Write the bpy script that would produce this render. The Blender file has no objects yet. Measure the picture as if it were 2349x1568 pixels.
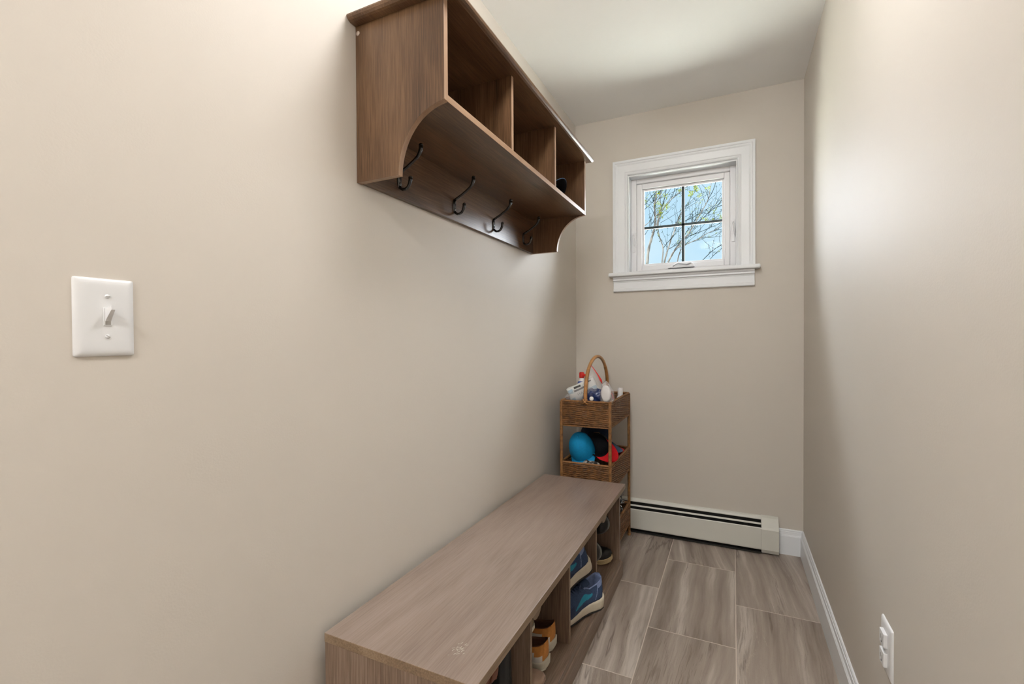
import bpy, bmesh, math, random
import numpy as np
from mathutils import Vector, Matrix, noise
random.seed(7)
sc = bpy.context.scene
COL = sc.collection
PI = math.pi

# ------------------------------------------------------------------ camera
XL, XR, D, H = -0.884, 0.3256, 2.797, 2.44
FPX = 1070.25
cam_d = bpy.data.cameras.new('camera')
cam_d.sensor_width = 36.0
cam_d.lens = FPX * 36.0 / 2349.0
cam_d.shift_y = (789.57 - 784.0) / 2349.0
cam_d.clip_start = 0.02
cam_d.clip_end = 500
cam = bpy.data.objects.new('camera', cam_d)
COL.objects.link(cam)
RT = Vector((9.03511675e-01, 4.28522243e-01, -5.94473844e-03))
DN = Vector((-1.45132147e-04, -1.35653700e-02, -9.99907976e-01))
FW = Vector((-4.28563451e-01, 9.03429393e-01, -1.21942778e-02))
m = Matrix.Identity(4)
for i in range(3):
    m[i][0] = RT[i]; m[i][1] = -DN[i]; m[i][2] = -FW[i]
m[0][3], m[1][3], m[2][3] = 0, 0, 1.1282
cam.matrix_world = m
sc.camera = cam
sc.view_settings.view_transform = 'Standard'
sc.view_settings.look = 'None'
sc.view_settings.gamma = 1.0
sc.view_settings.use_curve_mapping = False
sc.view_settings.exposure = 0.18

# ------------------------------------------------------------------ world (spring sky with thin cloud)
LAMP_XY = (-.24, 1.07)
LAMP_E, FILL_E, SKY_E, SUN_E, SIDE_E = 42.0, 122.0, 1.0, 70.0, 17.0
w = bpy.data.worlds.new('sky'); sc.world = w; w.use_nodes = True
nt = w.node_tree; nt.nodes.clear()
def N(nt, t, **kw):
    n = nt.nodes.new(t)
    for k, v in kw.items():
        if k.startswith('i_'):
            n.inputs[k[2:]].default_value = v
        else:
            setattr(n, k, v)
    return n
def Lk(nt, a, ao, b, bi):
    nt.links.new(a.outputs[ao], b.inputs[bi])
tc = N(nt, 'ShaderNodeTexCoord')
sep = N(nt, 'ShaderNodeSeparateXYZ'); Lk(nt, tc, 'Generated', sep, 0)
ns = N(nt, 'ShaderNodeTexNoise'); ns.inputs['Scale'].default_value = 3.2; ns.inputs['Detail'].default_value = 5
Lk(nt, tc, 'Generated', ns, 'Vector')
cr = N(nt, 'ShaderNodeValToRGB')
cr.color_ramp.elements[0].position = 0.38; cr.color_ramp.elements[0].color = (0.54, 0.76, 0.93, 1)
cr.color_ramp.elements[1].position = 0.66; cr.color_ramp.elements[1].color = (0.82, 0.92, 0.97, 1)
Lk(nt, ns, 'Fac', cr, 'Fac')
rs = N(nt, 'ShaderNodeMapRange')
rs.inputs['From Min'].default_value = 0.36; rs.inputs['From Max'].default_value = 0.95
rs.inputs['To Min'].default_value = 1.0; rs.inputs['To Max'].default_value = 42.0
Lk(nt, sep, 'Z', rs, 'Value')
bg = N(nt, 'ShaderNodeBackground')
# brightness added to the sky either side of the view, for wall sheen
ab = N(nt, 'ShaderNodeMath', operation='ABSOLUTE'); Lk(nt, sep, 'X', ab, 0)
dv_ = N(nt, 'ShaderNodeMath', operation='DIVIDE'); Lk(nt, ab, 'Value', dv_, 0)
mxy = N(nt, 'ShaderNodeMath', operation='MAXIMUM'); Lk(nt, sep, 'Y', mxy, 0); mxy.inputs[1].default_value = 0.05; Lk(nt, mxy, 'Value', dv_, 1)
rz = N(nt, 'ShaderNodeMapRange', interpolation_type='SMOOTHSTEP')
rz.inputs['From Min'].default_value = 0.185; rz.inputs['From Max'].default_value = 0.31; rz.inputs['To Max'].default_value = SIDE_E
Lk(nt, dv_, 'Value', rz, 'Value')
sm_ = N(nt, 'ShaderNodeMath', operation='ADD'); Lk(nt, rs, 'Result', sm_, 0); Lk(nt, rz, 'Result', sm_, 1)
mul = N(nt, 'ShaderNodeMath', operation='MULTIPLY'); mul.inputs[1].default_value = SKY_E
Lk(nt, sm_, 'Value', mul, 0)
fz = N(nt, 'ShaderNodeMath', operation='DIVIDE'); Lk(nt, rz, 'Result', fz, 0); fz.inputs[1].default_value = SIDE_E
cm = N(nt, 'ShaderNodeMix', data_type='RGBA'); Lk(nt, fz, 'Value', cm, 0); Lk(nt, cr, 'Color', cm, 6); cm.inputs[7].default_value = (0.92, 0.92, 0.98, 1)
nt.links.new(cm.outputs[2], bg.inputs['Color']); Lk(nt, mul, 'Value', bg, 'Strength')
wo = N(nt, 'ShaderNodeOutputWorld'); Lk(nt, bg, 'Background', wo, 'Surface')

sun_d = bpy.data.lights.new('sun', 'SUN'); sun_d.energy = SUN_E; sun_d.angle = 0.01; sun_d.color = (1, .95, .86)
sun = bpy.data.objects.new('sun', sun_d); COL.objects.link(sun)
sun.rotation_euler = Vector((-0.55, -0.60, 0.75)).to_track_quat('Z', 'Y').to_euler()

# ------------------------------------------------------------------ materials
def srgb(r, g, b):
    f = lambda c: (c / 255 / 12.92) if c / 255 <= 0.04045 else ((c / 255 + 0.055) / 1.055) ** 2.4
    return (f(r), f(g), f(b), 1.0)
def new_mat(name):
    m = bpy.data.materials.new(name); m.use_nodes = True
    nt = m.node_tree; nt.nodes.clear()
    out = N(nt, 'ShaderNodeOutputMaterial'); p = N(nt, 'ShaderNodeBsdfPrincipled')
    Lk(nt, p, 'BSDF', out, 'Surface')
    return m, nt, p, out
def ramp(nt, stops):
    r = N(nt, 'ShaderNodeValToRGB')
    e = r.color_ramp.elements
    while len(e) > 1: e.remove(e[0])
    e[0].position = stops[0][0]; e[0].color = stops[0][1]
    for p, c in stops[1:]:
        q = e.new(p); q.color = c
    return r
def plain(name, c, rough=0.5, var=0.0, scale=40.0, bump=0.0, bscale=200.0, spec=0.5, metal=0.0, coat=0.0, stretch=None):
    """procedural material: colour c with a soft noise variation and optional bump"""
    m, nt, p, out = new_mat(name)
    p.inputs['Roughness'].default_value = rough
    p.inputs['Specular IOR Level'].default_value = spec
    p.inputs['Metallic'].default_value = metal
    p.inputs['Coat Weight'].default_value = coat
    tc = N(nt, 'ShaderNodeTexCoord'); mp = N(nt, 'ShaderNodeMapping')
    Lk(nt, tc, 'Object', mp, 'Vector')
    if stretch: mp.inputs['Scale'].default_value = stretch
    n = N(nt, 'ShaderNodeTexNoise'); n.inputs['Scale'].default_value = scale; n.inputs['Detail'].default_value = 4
    Lk(nt, mp, 'Vector', n, 'Vector')
    k = 1 - var; k2 = 1 + var
    r = ramp(nt, [(0.3, (c[0]*k, c[1]*k, c[2]*k, 1)), (0.7, (min(1, c[0]*k2), min(1, c[1]*k2), min(1, c[2]*k2), 1))])
    Lk(nt, n, 'Fac', r, 'Fac'); Lk(nt, r, 'Color', p, 'Base Color')
    if bump:
        n2 = N(nt, 'ShaderNodeTexNoise'); n2.inputs['Scale'].default_value = bscale; n2.inputs['Detail'].default_value = 3
        Lk(nt, mp, 'Vector', n2, 'Vector')
        b = N(nt, 'ShaderNodeBump'); b.inputs['Strength'].default_value = bump; b.inputs['Distance'].default_value = 0.002
        Lk(nt, n2, 'Fac', b, 'Height'); Lk(nt, b, 'Normal', p, 'Normal')
    return m
def wood(name, dark, mid, light, axis, rough=0.42, fine=1.0, bandamp=1.0):
    m, nt, p, out = new_mat(name)
    p.inputs['Roughness'].default_value = rough
    tc = N(nt, 'ShaderNodeTexCoord')
    oi = N(nt, 'ShaderNodeObjectInfo')
    add = N(nt, 'ShaderNodeVectorMath', operation='MULTIPLY_ADD')
    Lk(nt, oi, 'Random', add, 0); add.inputs[1].default_value = (3.1, 5.7, 9.3); Lk(nt, tc, 'Object', add, 2)
    def mapped(lo, hi):
        mp = N(nt, 'ShaderNodeMapping')
        s = [hi, hi, hi]; s['xyz'.index(axis)] = lo
        mp.inputs['Scale'].default_value = s
        Lk(nt, add, 'Vector', mp, 'Vector'); return mp
    m1 = mapped(1.6, 13.0); m2 = mapped(9.0, 300.0)
    n1 = N(nt, 'ShaderNodeTexNoise'); n1.inputs['Scale'].default_value = 1.0; n1.inputs['Detail'].default_value = 5
    n1.inputs['Distortion'].default_value = 0.9; Lk(nt, m1, 'Vector', n1, 'Vector')
    n2 = N(nt, 'ShaderNodeTexNoise'); n2.inputs['Scale'].default_value = 1.0; n2.inputs['Detail'].default_value = 6
    n2.inputs['Roughness'].default_value = 0.65; Lk(nt, m2, 'Vector', n2, 'Vector')
    mx = N(nt, 'ShaderNodeMath', operation='MULTIPLY_ADD'); Lk(nt, n2, 'Fac', mx, 0); mx.inputs[1].default_value = 0.55 * fine
    m3 = N(nt, 'ShaderNodeMath', operation='MULTIPLY'); Lk(nt, n1, 'Fac', m3, 0); m3.inputs[1].default_value = 1 - 0.55 * fine
    Lk(nt, m3, 'Value', mx, 2)
    r = ramp(nt, [(0.34, dark), (0.49, mid), (0.66, light)])
    Lk(nt, mx, 'Value', r, 'Fac'); Lk(nt, r, 'Color', p, 'Base Color')
    b = N(nt, 'ShaderNodeBump'); b.inputs['Strength'].default_value = 0.12; b.inputs['Distance'].default_value = 0.001
    Lk(nt, n2, 'Fac', b, 'Height'); Lk(nt, b, 'Normal', p, 'Normal')
    return m
M = {}
M['wall'] = plain('wall_paint', srgb(208, 201, 191), 0.58, 0.012, 2.0, 0.10, 260, spec=0.5)
M['ceiling'] = plain('ceiling_paint', srgb(247, 247, 246), 0.8, 0.01, 2.0, 0.05, 260)
M['trim'] = plain('white_trim_paint', srgb(236, 239, 242), 0.35, 0.01, 5.0)
M['plastic'] = plain('white_plastic', srgb(226, 227, 228), 0.28, 0.01, 5.0)
M['vinyl'] = plain('window_vinyl', srgb(240, 240, 242), 0.35, 0.01, 5.0)
M['groove'] = plain('screw_groove', srgb(150, 147, 141), 0.6, 0.05, 5.0)
M['slot'] = plain('dark_slot', srgb(25, 24, 22), 0.7, 0.1, 5.0)
M['heater'] = plain('heater_enamel', srgb(216, 215, 206), 0.33, 0.015, 8.0)
M['heater_in'] = plain('heater_inside', srgb(30, 28, 24), 0.7, 0.2, 30.0)
M['muntin'] = plain('muntin_paint', srgb(24, 40, 43), 0.4, 0.05, 30.0)
M['hook'] = plain('black_hook_metal', srgb(26, 24, 23), 0.25, 0.1, 80.0, coat=0.4)
WD, WM, WLt = srgb(56, 38, 25), srgb(92, 67, 46), srgb(122, 93, 67)
for a in 'xyz': M['shelf_'+a] = wood('walnut_laminate_'+a, WD, WM, WLt, a, 0.28)
M['shelf_edge'] = wood('walnut_lit_edge', srgb(130, 100, 76), srgb(152, 122, 96), srgb(168, 138, 110), 'y', 0.4, 0.6)  # lighter tone paints in the lamp light on the front edges
M['shelf_edge_z'] = wood('walnut_lit_edge_upright', srgb(130, 100, 76), srgb(152, 122, 96), srgb(168, 138, 110), 'z', 0.4, 0.6)
BD, BM_, BL = srgb(92, 72, 56), srgb(124, 103, 86), srgb(150, 131, 115)
for a in 'xyz': M['bench_'+a] = wood('taupe_laminate_'+a, BD, BM_, BL, a, 0.40, 1.1)
M['bench_top'] = wood('taupe_laminate_top', srgb(124, 107, 97), srgb(142, 125, 114), srgb(155, 138, 128), 'y', 0.34, 1.0)
M['bench_edge'] = wood('taupe_edge_band', srgb(104, 84, 64), srgb(132, 110, 86), srgb(158, 136, 112), 'y', 0.45)
# chipped spot on the bench top is handled as a small part
M['chip'] = plain('bare_chip', srgb(196, 190, 176), 0.7, 0.15, 300.0)
def wicker(name, d, l, sc_=90.0):
    return plain(name, tuple((d[i]+l[i])/2 for i in range(3)), 0.42, 0.45, sc_, 0.3, 600)
M['wicker'] = wicker('woven_rattan', srgb(80, 50, 25), srgb(146, 100, 56), 55.0)
M['rattan'] = wicker('wrapped_rattan', srgb(100, 66, 34), srgb(156, 110, 62), 60.0)
M['cane'] = plain('bent_cane', srgb(176, 128, 78), 0.4, 0.18, 30.0, 0.2, 400)

def tile_mat():
    m, nt, p, out = new_mat('porcelain_floor_tile')
    p.inputs['Roughness'].default_value = 0.42
    tc = N(nt, 'ShaderNodeTexCoord'); sp = N(nt, 'ShaderNodeSeparateXYZ'); Lk(nt, tc, 'Object', sp, 0)
    def math_(op, a, b=None, c=None):
        n = N(nt, 'ShaderNodeMath', operation=op)
        for i, v in enumerate((a, b, c)):
            if v is None: continue
            if isinstance(v, (int, float)): n.inputs[i].default_value = v
            else: nt.links.new(v, n.inputs[i])
        return n.outputs[0]
    TX, TY = 0.3115, 0.6145
    xx = math_('DIVIDE', math_('SUBTRACT', sp.outputs['X'], 0.009), TX)
    ci = math_('FLOOR', xx); fx = math_('SUBTRACT', xx, ci)
    off = math_('MULTIPLY', math_('PINGPONG', ci, 1.0), 0.5)
    yy = math_('ADD', math_('DIVIDE', math_('SUBTRACT', sp.outputs['Y'], 2.169), TY), off)
    ri = math_('FLOOR', yy); fy = math_('SUBTRACT', yy, ri)
    ex = math_('MULTIPLY', math_('MINIMUM', fx, math_('SUBTRACT', 1.0, fx)), TX)
    ey = math_('MULTIPLY', math_('MINIMUM', fy, math_('SUBTRACT', 1.0, fy)), TY)
    e = math_('MINIMUM', ex, ey)
    grout = math_('LESS_THAN', e, 0.0017)
    cid = N(nt, 'ShaderNodeCombineXYZ'); nt.links.new(ci, cid.inputs[0]); nt.links.new(ri, cid.inputs[1])
    wn = N(nt, 'ShaderNodeTexWhiteNoise', noise_dimensions='3D'); nt.links.new(cid.outputs[0], wn.inputs['Vector'])
    va = N(nt, 'ShaderNodeVectorMath', operation='MULTIPLY_ADD')
    nt.links.new(wn.outputs['Color'], va.inputs[0]); va.inputs[1].default_value = (7, 9, 5); Lk(nt, tc, 'Object', va, 2)
    # gentle sideways drift of the bands
    dr = N(nt, 'ShaderNodeTexNoise'); dr.inputs['Scale'].default_value = 2.2; dr.inputs['Detail'].default_value = 2
    nt.links.new(va.outputs[0], dr.inputs['Vector'])
    dv = N(nt, 'ShaderNodeVectorMath', operation='MULTIPLY_ADD')
    cx = N(nt, 'ShaderNodeCombineXYZ'); nt.links.new(dr.outputs['Fac'], cx.inputs[0])
    nt.links.new(cx.outputs[0], dv.inputs[0]); dv.inputs[1].default_value = (0.05, 0, 0)
    # every tile has its own slight slant of the grain
    sk = math_('MULTIPLY', math_('SUBTRACT', wn.outputs['Value'], 0.30), 0.34)
    shx = math_('MULTIPLY', sk, sp.outputs['Y'])
    shv = N(nt, 'ShaderNodeCombineXYZ'); nt.links.new(shx, shv.inputs[0])
    sv = N(nt, 'ShaderNodeVectorMath', operation='ADD'); nt.links.new(va.outputs[0], sv.inputs[0]); nt.links.new(shv.outputs[0], sv.inputs[1])
    nt.links.new(sv.outputs[0], dv.inputs[2])
    def nz(scale, sx, sy, det=4, rough=0.5, dist=0.0):
        mp = N(nt, 'ShaderNodeMapping'); mp.inputs['Scale'].default_value = (sx, sy, 1); nt.links.new(dv.outputs[0], mp.inputs[0])
        n = N(nt, 'ShaderNodeTexNoise'); n.inputs['Scale'].default_value = scale; n.inputs['Detail'].default_value = det
        n.inputs['Roughness'].default_value = rough; n.inputs['Distortion'].default_value = dist
        nt.links.new(mp.outputs[0], n.inputs['Vector']); return n.outputs['Fac']
    base = ramp(nt, [(0.32, srgb(116, 104, 94)), (0.45, srgb(150, 137, 126)), (0.57, srgb(168, 156, 145)), (0.68, srgb(200, 190, 180))])
    nt.links.new(nz(1.0, 15, .9, 6, 0.6), base.inputs['Fac'])
    def mix(fac, a, col):
        n = N(nt, 'ShaderNodeMix', data_type='RGBA'); nt.links.new(fac, n.inputs[0]); nt.links.new(a, n.inputs[6])
        if isinstance(col, tuple): n.inputs[7].default_value = col
        else: nt.links.new(col, n.inputs[7])
        return n.outputs[2]
    # fine streaks in clusters
    def soft(v, c, w_):
        r = N(nt, 'ShaderNodeMapRange', interpolation_type='SMOOTHSTEP'); nt.links.new(v, r.inputs[0]); r.inputs[1].default_value = c-w_; r.inputs[2].default_value = c+w_
        return r.outputs[0]
    fs = math_('MULTIPLY', math_('GREATER_THAN', nz(1.0, 210, 7, 4, 0.6), 0.57), 0.5)
    fs = math_('MULTIPLY', fs, soft(nz(1.0, 10, 1.2, 3), 0.52, 0.10))
    c1 = mix(fs, base.outputs[0], srgb(112, 99, 88))
    # dark wandering veins
    v = math_('ABSOLUTE', math_('SUBTRACT', nz(1.0, 6, 0.45, 5, 0.6, 0.15), 0.5))
    vm = N(nt, 'ShaderNodeMapRange'); nt.links.new(v, vm.inputs[0]); vm.inputs[1].default_value = 0.0; vm.inputs[2].default_value = 0.014
    vm.inputs[3].default_value = 0.75; vm.inputs[4].default_value = 0.0
    vv = math_('MULTIPLY', vm.outputs[0], soft(nz(1.0, 5, 2.0, 2), 0.50, 0.10))
    c2 = mix(vv, c1, srgb(98, 86, 77))
    # pale hairlines
    v2 = math_('ABSOLUTE', math_('SUBTRACT', nz(1.0, 13, 2.2, 5, 0.65, 0.2), 0.5))
    vm2 = N(nt, 'ShaderNodeMapRange'); nt.links.new(v2, vm2.inputs[0]); vm2.inputs[1].default_value = 0.0; vm2.inputs[2].default_value = 0.010
    vm2.inputs[3].default_value = 0.6; vm2.inputs[4].default_value = 0.0
    vv2 = math_('MULTIPLY', vm2.outputs[0], soft(nz(1.0, 4, 2.0, 1), 0.58, 0.06))
    c3 = mix(vv2, c2, srgb(190, 178, 165))
    sp2 = math_('MULTIPLY', math_('GREATER_THAN', nz(420.0, 1, 1, 2), 0.66), 0.35)
    c4 = mix(sp2, c3, srgb(120, 106, 95))
    c5 = mix(grout, c4, srgb(212, 200, 188))
    nt.links.new(c5, p.inputs['Base Color'])
    b = N(nt, 'ShaderNodeBump'); b.inputs['Strength'].default_value = 0.4; b.inputs['Distance'].default_value = 0.001
    gb = N(nt, 'ShaderNodeMapRange'); nt.links.new(e, gb.inputs[0]); gb.inputs[1].default_value = 0.001; gb.inputs[2].default_value = 0.003
    nt.links.new(gb.outputs[0], b.inputs['Height']); Lk(nt, b, 'Normal', p, 'Normal')
    return m
M['tile'] = tile_mat()

def film(name, tint, alpha, rough=0.12, spec_add=0.25):
    """thin clear sheet: part see-through, part glossy"""
    m, nt, p, out = new_mat(name)
    p.inputs['Base Color'].default_value = tint; p.inputs['Roughness'].default_value = rough
    tr = N(nt, 'ShaderNodeBsdfTransparent'); mx = N(nt, 'ShaderNodeMixShader')
    lw = N(nt, 'ShaderNodeLayerWeight'); lw.inputs['Blend'].default_value = 0.35
    mr = N(nt, 'ShaderNodeMapRange'); Lk(nt, lw, 'Facing', mr, 'Value')
    mr.inputs['To Min'].default_value = alpha; mr.inputs['To Max'].default_value = min(1, alpha + spec_add)
    Lk(nt, mr, 'Result', mx, 0); Lk(nt, tr, 0, mx, 1); Lk(nt, p, 'BSDF', mx, 2); Lk(nt, mx, 0, out, 'Surface')
    return m
def glass_mat():
    m, nt, p, out = new_mat('window_glass')
    tr = N(nt, 'ShaderNodeBsdfTransparent'); tr.inputs['Color'].default_value = (0.95, 0.98, 0.98, 1)
    gl = N(nt, 'ShaderNodeBsdfGlossy'); gl.inputs['Roughness'].default_value = 0.02; gl.inputs['Color'].default_value = (.03, .03, .03, 1)
    fr = N(nt, 'ShaderNodeFresnel'); fr.inputs['IOR'].default_value = 1.3
    mx = N(nt, 'ShaderNodeMixShader'); Lk(nt, fr, 0, mx, 0); Lk(nt, tr, 0, mx, 1); Lk(nt, gl, 0, mx, 2); Lk(nt, mx, 0, out, 'Surface')
    return m
M['glass'] = glass_mat()
M['bag'] = film('clear_plastic_bag', (0.80, 0.79, 0.81, 1), 0.19)
def emis(name, c, s):
    m, nt, p, out = new_mat(name)
    p.inputs['Base Color'].default_value = (0.9, 0.9, 0.9, 1)
    p.inputs['Emission Color'].default_value = c; p.inputs['Emission Strength'].default_value = s
    return m
M['lamp'] = emis('lamp_glass_lit', (1.0, 0.99, 0.985, 1), LAMP_E)
M['fill_lamp'] = emis('fill_lamp_glass_lit', (1.0, 0.99, 0.985, 1), FILL_E)
M['nickel'] = plain('brushed_nickel', srgb(170, 168, 162), 0.3, 0.05, 60, metal=1.0)

# ------------------------------------------------------------------ mesh builder
class MB:
    def __init__(s): s.v = []; s.f = []; s.m = []; s.s = []
    def add(s, vs, fs, mi=0, smooth=False):
        o = len(s.v); s.v += [tuple(v) for v in vs]
        for k, f in enumerate(fs):
            s.f.append([o + i for i in f]); s.m.append(mi[k] if isinstance(mi, list) else mi); s.s.append(smooth)
        return s
    def box(s, x0, x1, y0, y1, z0, z1, bev=0.0, mi=0, seg=2, rot=None):
        bm = bmesh.new()
        bmesh.ops.create_cube(bm, size=1.0)
        for v in bm.verts:
            v.co = Vector(((x0+x1)/2 + v.co.x*(x1-x0), (y0+y1)/2 + v.co.y*(y1-y0), (z0+z1)/2 + v.co.z*(z1-z0)))
        if bev: bmesh.ops.bevel(bm, geom=bm.edges[:], offset=bev, segments=seg, affect='EDGES', profile=0.6)
        bm.verts.index_update()
        vs = [v.co.copy() for v in bm.verts]
        if rot: vs = [rot @ v for v in vs]
        s.add(vs, [[v.index for v in f.verts] for f in bm.faces], mi, False)
        bm.free(); return s
    def prism(s, poly, axis, a, b, mi=0, bev=0.0, smooth=False):
        """poly: 2D points in the two other axes (in xyz order) extruded from a to b"""
        bm = bmesh.new()
        def P(p, t):
            if axis == 'x': return (t, p[0], p[1])
            if axis == 'y': return (p[0], t, p[1])
            return (p[0], p[1], t)
        lo = [bm.verts.new(P(p, a)) for p in poly]; hi = [bm.verts.new(P(p, b)) for p in poly]
        n = len(poly)
        bm.faces.new(lo); bm.faces.new(hi)
        for i in range(n): bm.faces.new((lo[i], lo[(i+1) % n], hi[(i+1) % n], hi[i]))
        bmesh.ops.recalc_face_normals(bm, faces=bm.faces[:])
        if bev:
            es = [e for e in bm.edges if e.calc_face_angle(0) > 0.6]
            bmesh.ops.bevel(bm, geom=es, offset=bev, segments=2, affect='EDGES', profile=0.6)
        bm.verts.index_update()
        s.add([v.co.copy() for v in bm.verts], [[v.index for v in f.verts] for f in bm.faces], mi, smooth)
        bm.free(); return s
    def tube(s, pts, r, seg=8, closed=False, mi=0, caps=True, flat=1.0, up=None):
        pts = [Vector(p) for p in pts]; n = len(pts)
        rr = r if isinstance(r, (list, tuple)) else [r]*n
        vs = []; fs = []
        prev = None
        for i in range(n):
            a = pts[i-1] if (i > 0 or closed) else pts[i]
            b = pts[(i+1) % n] if (i < n-1 or closed) else pts[i]
            t = (b - a).normalized() if (b-a).length > 1e-9 else Vector((0, 0, 1))
            if up is not None: ref = Vector(up)
            elif prev is None: ref = Vector((0, 0, 1)) if abs(t.z) < 0.9 else Vector((1, 0, 0))
            else: ref = prev
            u = (ref - t*ref.dot(t))
            if u.length < 1e-6: u = t.orthogonal()
            u.normalize(); w_ = t.cross(u); prev = u
            for k in range(seg):
                an = 2*PI*k/seg
                vs.append(pts[i] + u*(math.cos(an)*rr[i]) + w_*(math.sin(an)*rr[i]*flat))
        m_ = n if closed else n-1
        for i in range(m_):
            j = (i+1) % n
            for k in range(seg):
                l = (k+1) % seg
                fs.append((i*seg+k, j*seg+k, j*seg+l, i*seg+l))
        if caps and not closed:
            fs.append(tuple(range(seg-1, -1, -1))); fs.append(tuple((n-1)*seg+k for k in range(seg)))
        s.add(vs, fs, mi, True); return s
    def lathe(s, prof, origin, axis=(0, 0, 1), seg=24, mi=0, sx=1.0):
        """prof: list of (radius, height along axis)"""
        ax = Vector(axis).normalized(); u = ax.orthogonal().normalized(); w_ = ax.cross(u); o = Vector(origin)
        vs = []; fs = []
        for r, h in prof:
            for k in range(seg):
                a = 2*PI*k/seg; vs.append(o + ax*h + u*(math.cos(a)*r) + w_*(math.sin(a)*r*sx))
        for i in range(len(prof)-1):
            for k in range(seg):
                l = (k+1) % seg; fs.append((i*seg+k, i*seg+l, (i+1)*seg+l, (i+1)*seg+k))
        if prof[0][0] > 1e-6: fs.append(tuple(range(seg-1, -1, -1)))
        if prof[-1][0] > 1e-6: fs.append(tuple((len(prof)-1)*seg+k for k in range(seg)))
        s.add(vs, fs, mi, True); return s
    def grid(s, fn, nu, nv, mi=0, smooth=True, closed_u=False):
        vs = [fn(i/(nu if closed_u else nu-1), j/(nv-1)) for i in range(nu) for j in range(nv)]
        fs = []; ms = []
        for i in range(nu if closed_u else nu-1):
            for j in range(nv-1):
                i2 = (i+1) % nu
                fs.append((i*nv+j, i2*nv+j, i2*nv+j+1, i*nv+j+1))
                if callable(mi): ms.append(mi((i+.5)/(nu-1), (j+.5)/(nv-1)))
        s.add(vs, fs, ms if callable(mi) else mi, smooth); return s
    def obj(s, name, mats, parent=None, xf=None):
        me = bpy.data.meshes.new(name)
        vs = s.v if xf is None else [xf @ Vector(v) for v in s.v]
        me.from_pydata([tuple(v) for v in vs], [], s.f)
        if not isinstance(mats, (list, tuple)): mats = [mats]
        for mm in mats: me.materials.append(mm)
        me.polygons.foreach_set('material_index', s.m)
        me.polygons.foreach_set('use_smooth', s.s)
        me.update()
        bm = bmesh.new(); bm.from_mesh(me)
        bmesh.ops.remove_doubles(bm, verts=bm.verts, dist=1e-6)
        bmesh.ops.recalc_face_normals(bm, faces=bm.faces); bm.to_mesh(me); bm.free()
        o = bpy.data.objects.new(name, me); COL.objects.link(o)
        if parent: o.parent = parent
        return o
def empty(name, loc=(0, 0, 0), rot=(0, 0, 0)):
    o = bpy.data.objects.new(name, None); COL.objects.link(o); o.location = loc; o.rotation_euler = rot
    o.empty_display_size = 0.05
    return o
def tag(o, label=None, cat=None, group=None, kind=None):
    if label: o['label'] = label
    if cat: o['category'] = cat
    if group: o['group'] = group
    if kind: o['kind'] = kind
    return o
def at(o, root):   # shift mesh data so that world-built vertices sit under a parent placed at its base
    o.data.transform(Matrix.Translation(-root.location)); return o
def interp(xs, ys):
    return lambda t: float(np.interp(t, xs, ys))

# ================================================================== ROOM SHELL
YN = -2.2; T = 0.14
def struct(o, label): return tag(o, label, 'wall' if 'wall' in o.name else o.name.split('_')[0], kind='structure')
struct(MB().box(XL-T, XL, YN, D+T, -0.1, H+.1).obj('wall_left', M['wall']), 'beige painted wall on the left carrying the wall shelf and light switch')
struct(MB().box(XR, XR+T, YN, D+T, -0.1, H+.1).obj('wall_right', M['wall']), 'beige painted wall on the right with a low outlet')
struct(MB().box(XL, XR, YN-T, YN, -0.1, H+.1).obj('wall_near', M['wall']), 'beige wall behind the viewer')
WX0, WX1, WZ0, WZ1 = -0.560, 0.020, 1.512, 2.080      # window opening
wb = MB()
wb.box(XL, WX0, D, D+T, 0, H); wb.box(WX1, XR, D, D+T, 0, H); wb.box(WX0, WX1, D, D+T, 0, WZ0); wb.box(WX0, WX1, D, D+T, WZ1, H)
struct(wb.obj('wall_back', M['wall']), 'beige painted end wall holding the small window')
struct(MB().box(XL, XR, YN, D, -0.1, 0.0).obj('floor', M['tile']), 'grey-brown veined rectangular floor tiles in running bond')
struct(MB().box(XL-T, XR+T, YN-T, D+T, H+.0, H+.1).obj('ceiling', M['ceiling']), 'smooth white painted ceiling')
# baseboards : profile (offset from wall, z)
BP = [(0, 0), (.0145, 0), (.0145, .096), (.0125, .099), (.0125, .1005), (.0095, .104), (.0085, .112), (.0085, .118), (.0065, .1195), (.0065, .1265), (.004, .130), (0, .130)]
struct(MB().prism([(XR-a, b) for a, b in BP], 'y', YN, D).obj('baseboard_right', M['trim']), 'white moulded baseboard along the right wall')
struct(MB().prism([(XL+a, b) for a, b in BP], 'y', YN, D).obj('baseboard_left', M['trim']), 'white moulded baseboard along the left wall')
struct(MB().prism([(D-a, b) for a, b in BP], 'x', 0.2135, XR).obj('baseboard_back', M['trim']), 'short white moulded baseboard between heater and corner')

# ================================================================== WINDOW
win = empty('window_1', (-0.27, D, WZ0)); tag(win, 'small square four-pane window with white moulded casing high on the end wall', 'window', kind='structure')
CT = 0.020
cas_prof = [(0, 0), (CT, 0), (CT, .012), (CT-.004, .016), (CT-.004, .022), (CT-.007, .030), (CT-.009, .066), (CT-.012, .070), (CT-.010, .078), (CT-.012, .084), (0, .088)]
CX0, CX1, CZT = -0.648, 0.105, 2.172
def casing():
    b = MB()
    # mitred frame on three sides: outer path, profile distance measured from outer edge inwards
    pr = cas_prof
    path = []
    for dpt, off in pr:
        path.append([(CX0+off, D-dpt, WZ0), (CX0+off, D-dpt, CZT-off), (CX1-off, D-dpt, CZT-off), (CX1-off, D-dpt, WZ0)])
    n = len(pr); vs = [p for row in path for p in row]; fs = []
    for i in range(n-1):
        for k in range(3): fs.append((i*4+k, i*4+k+1, (i+1)*4+k+1, (i+1)*4+k))
    b.add(vs, fs); return b
at(casing().obj('casing', M['trim'], win), win)
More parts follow.
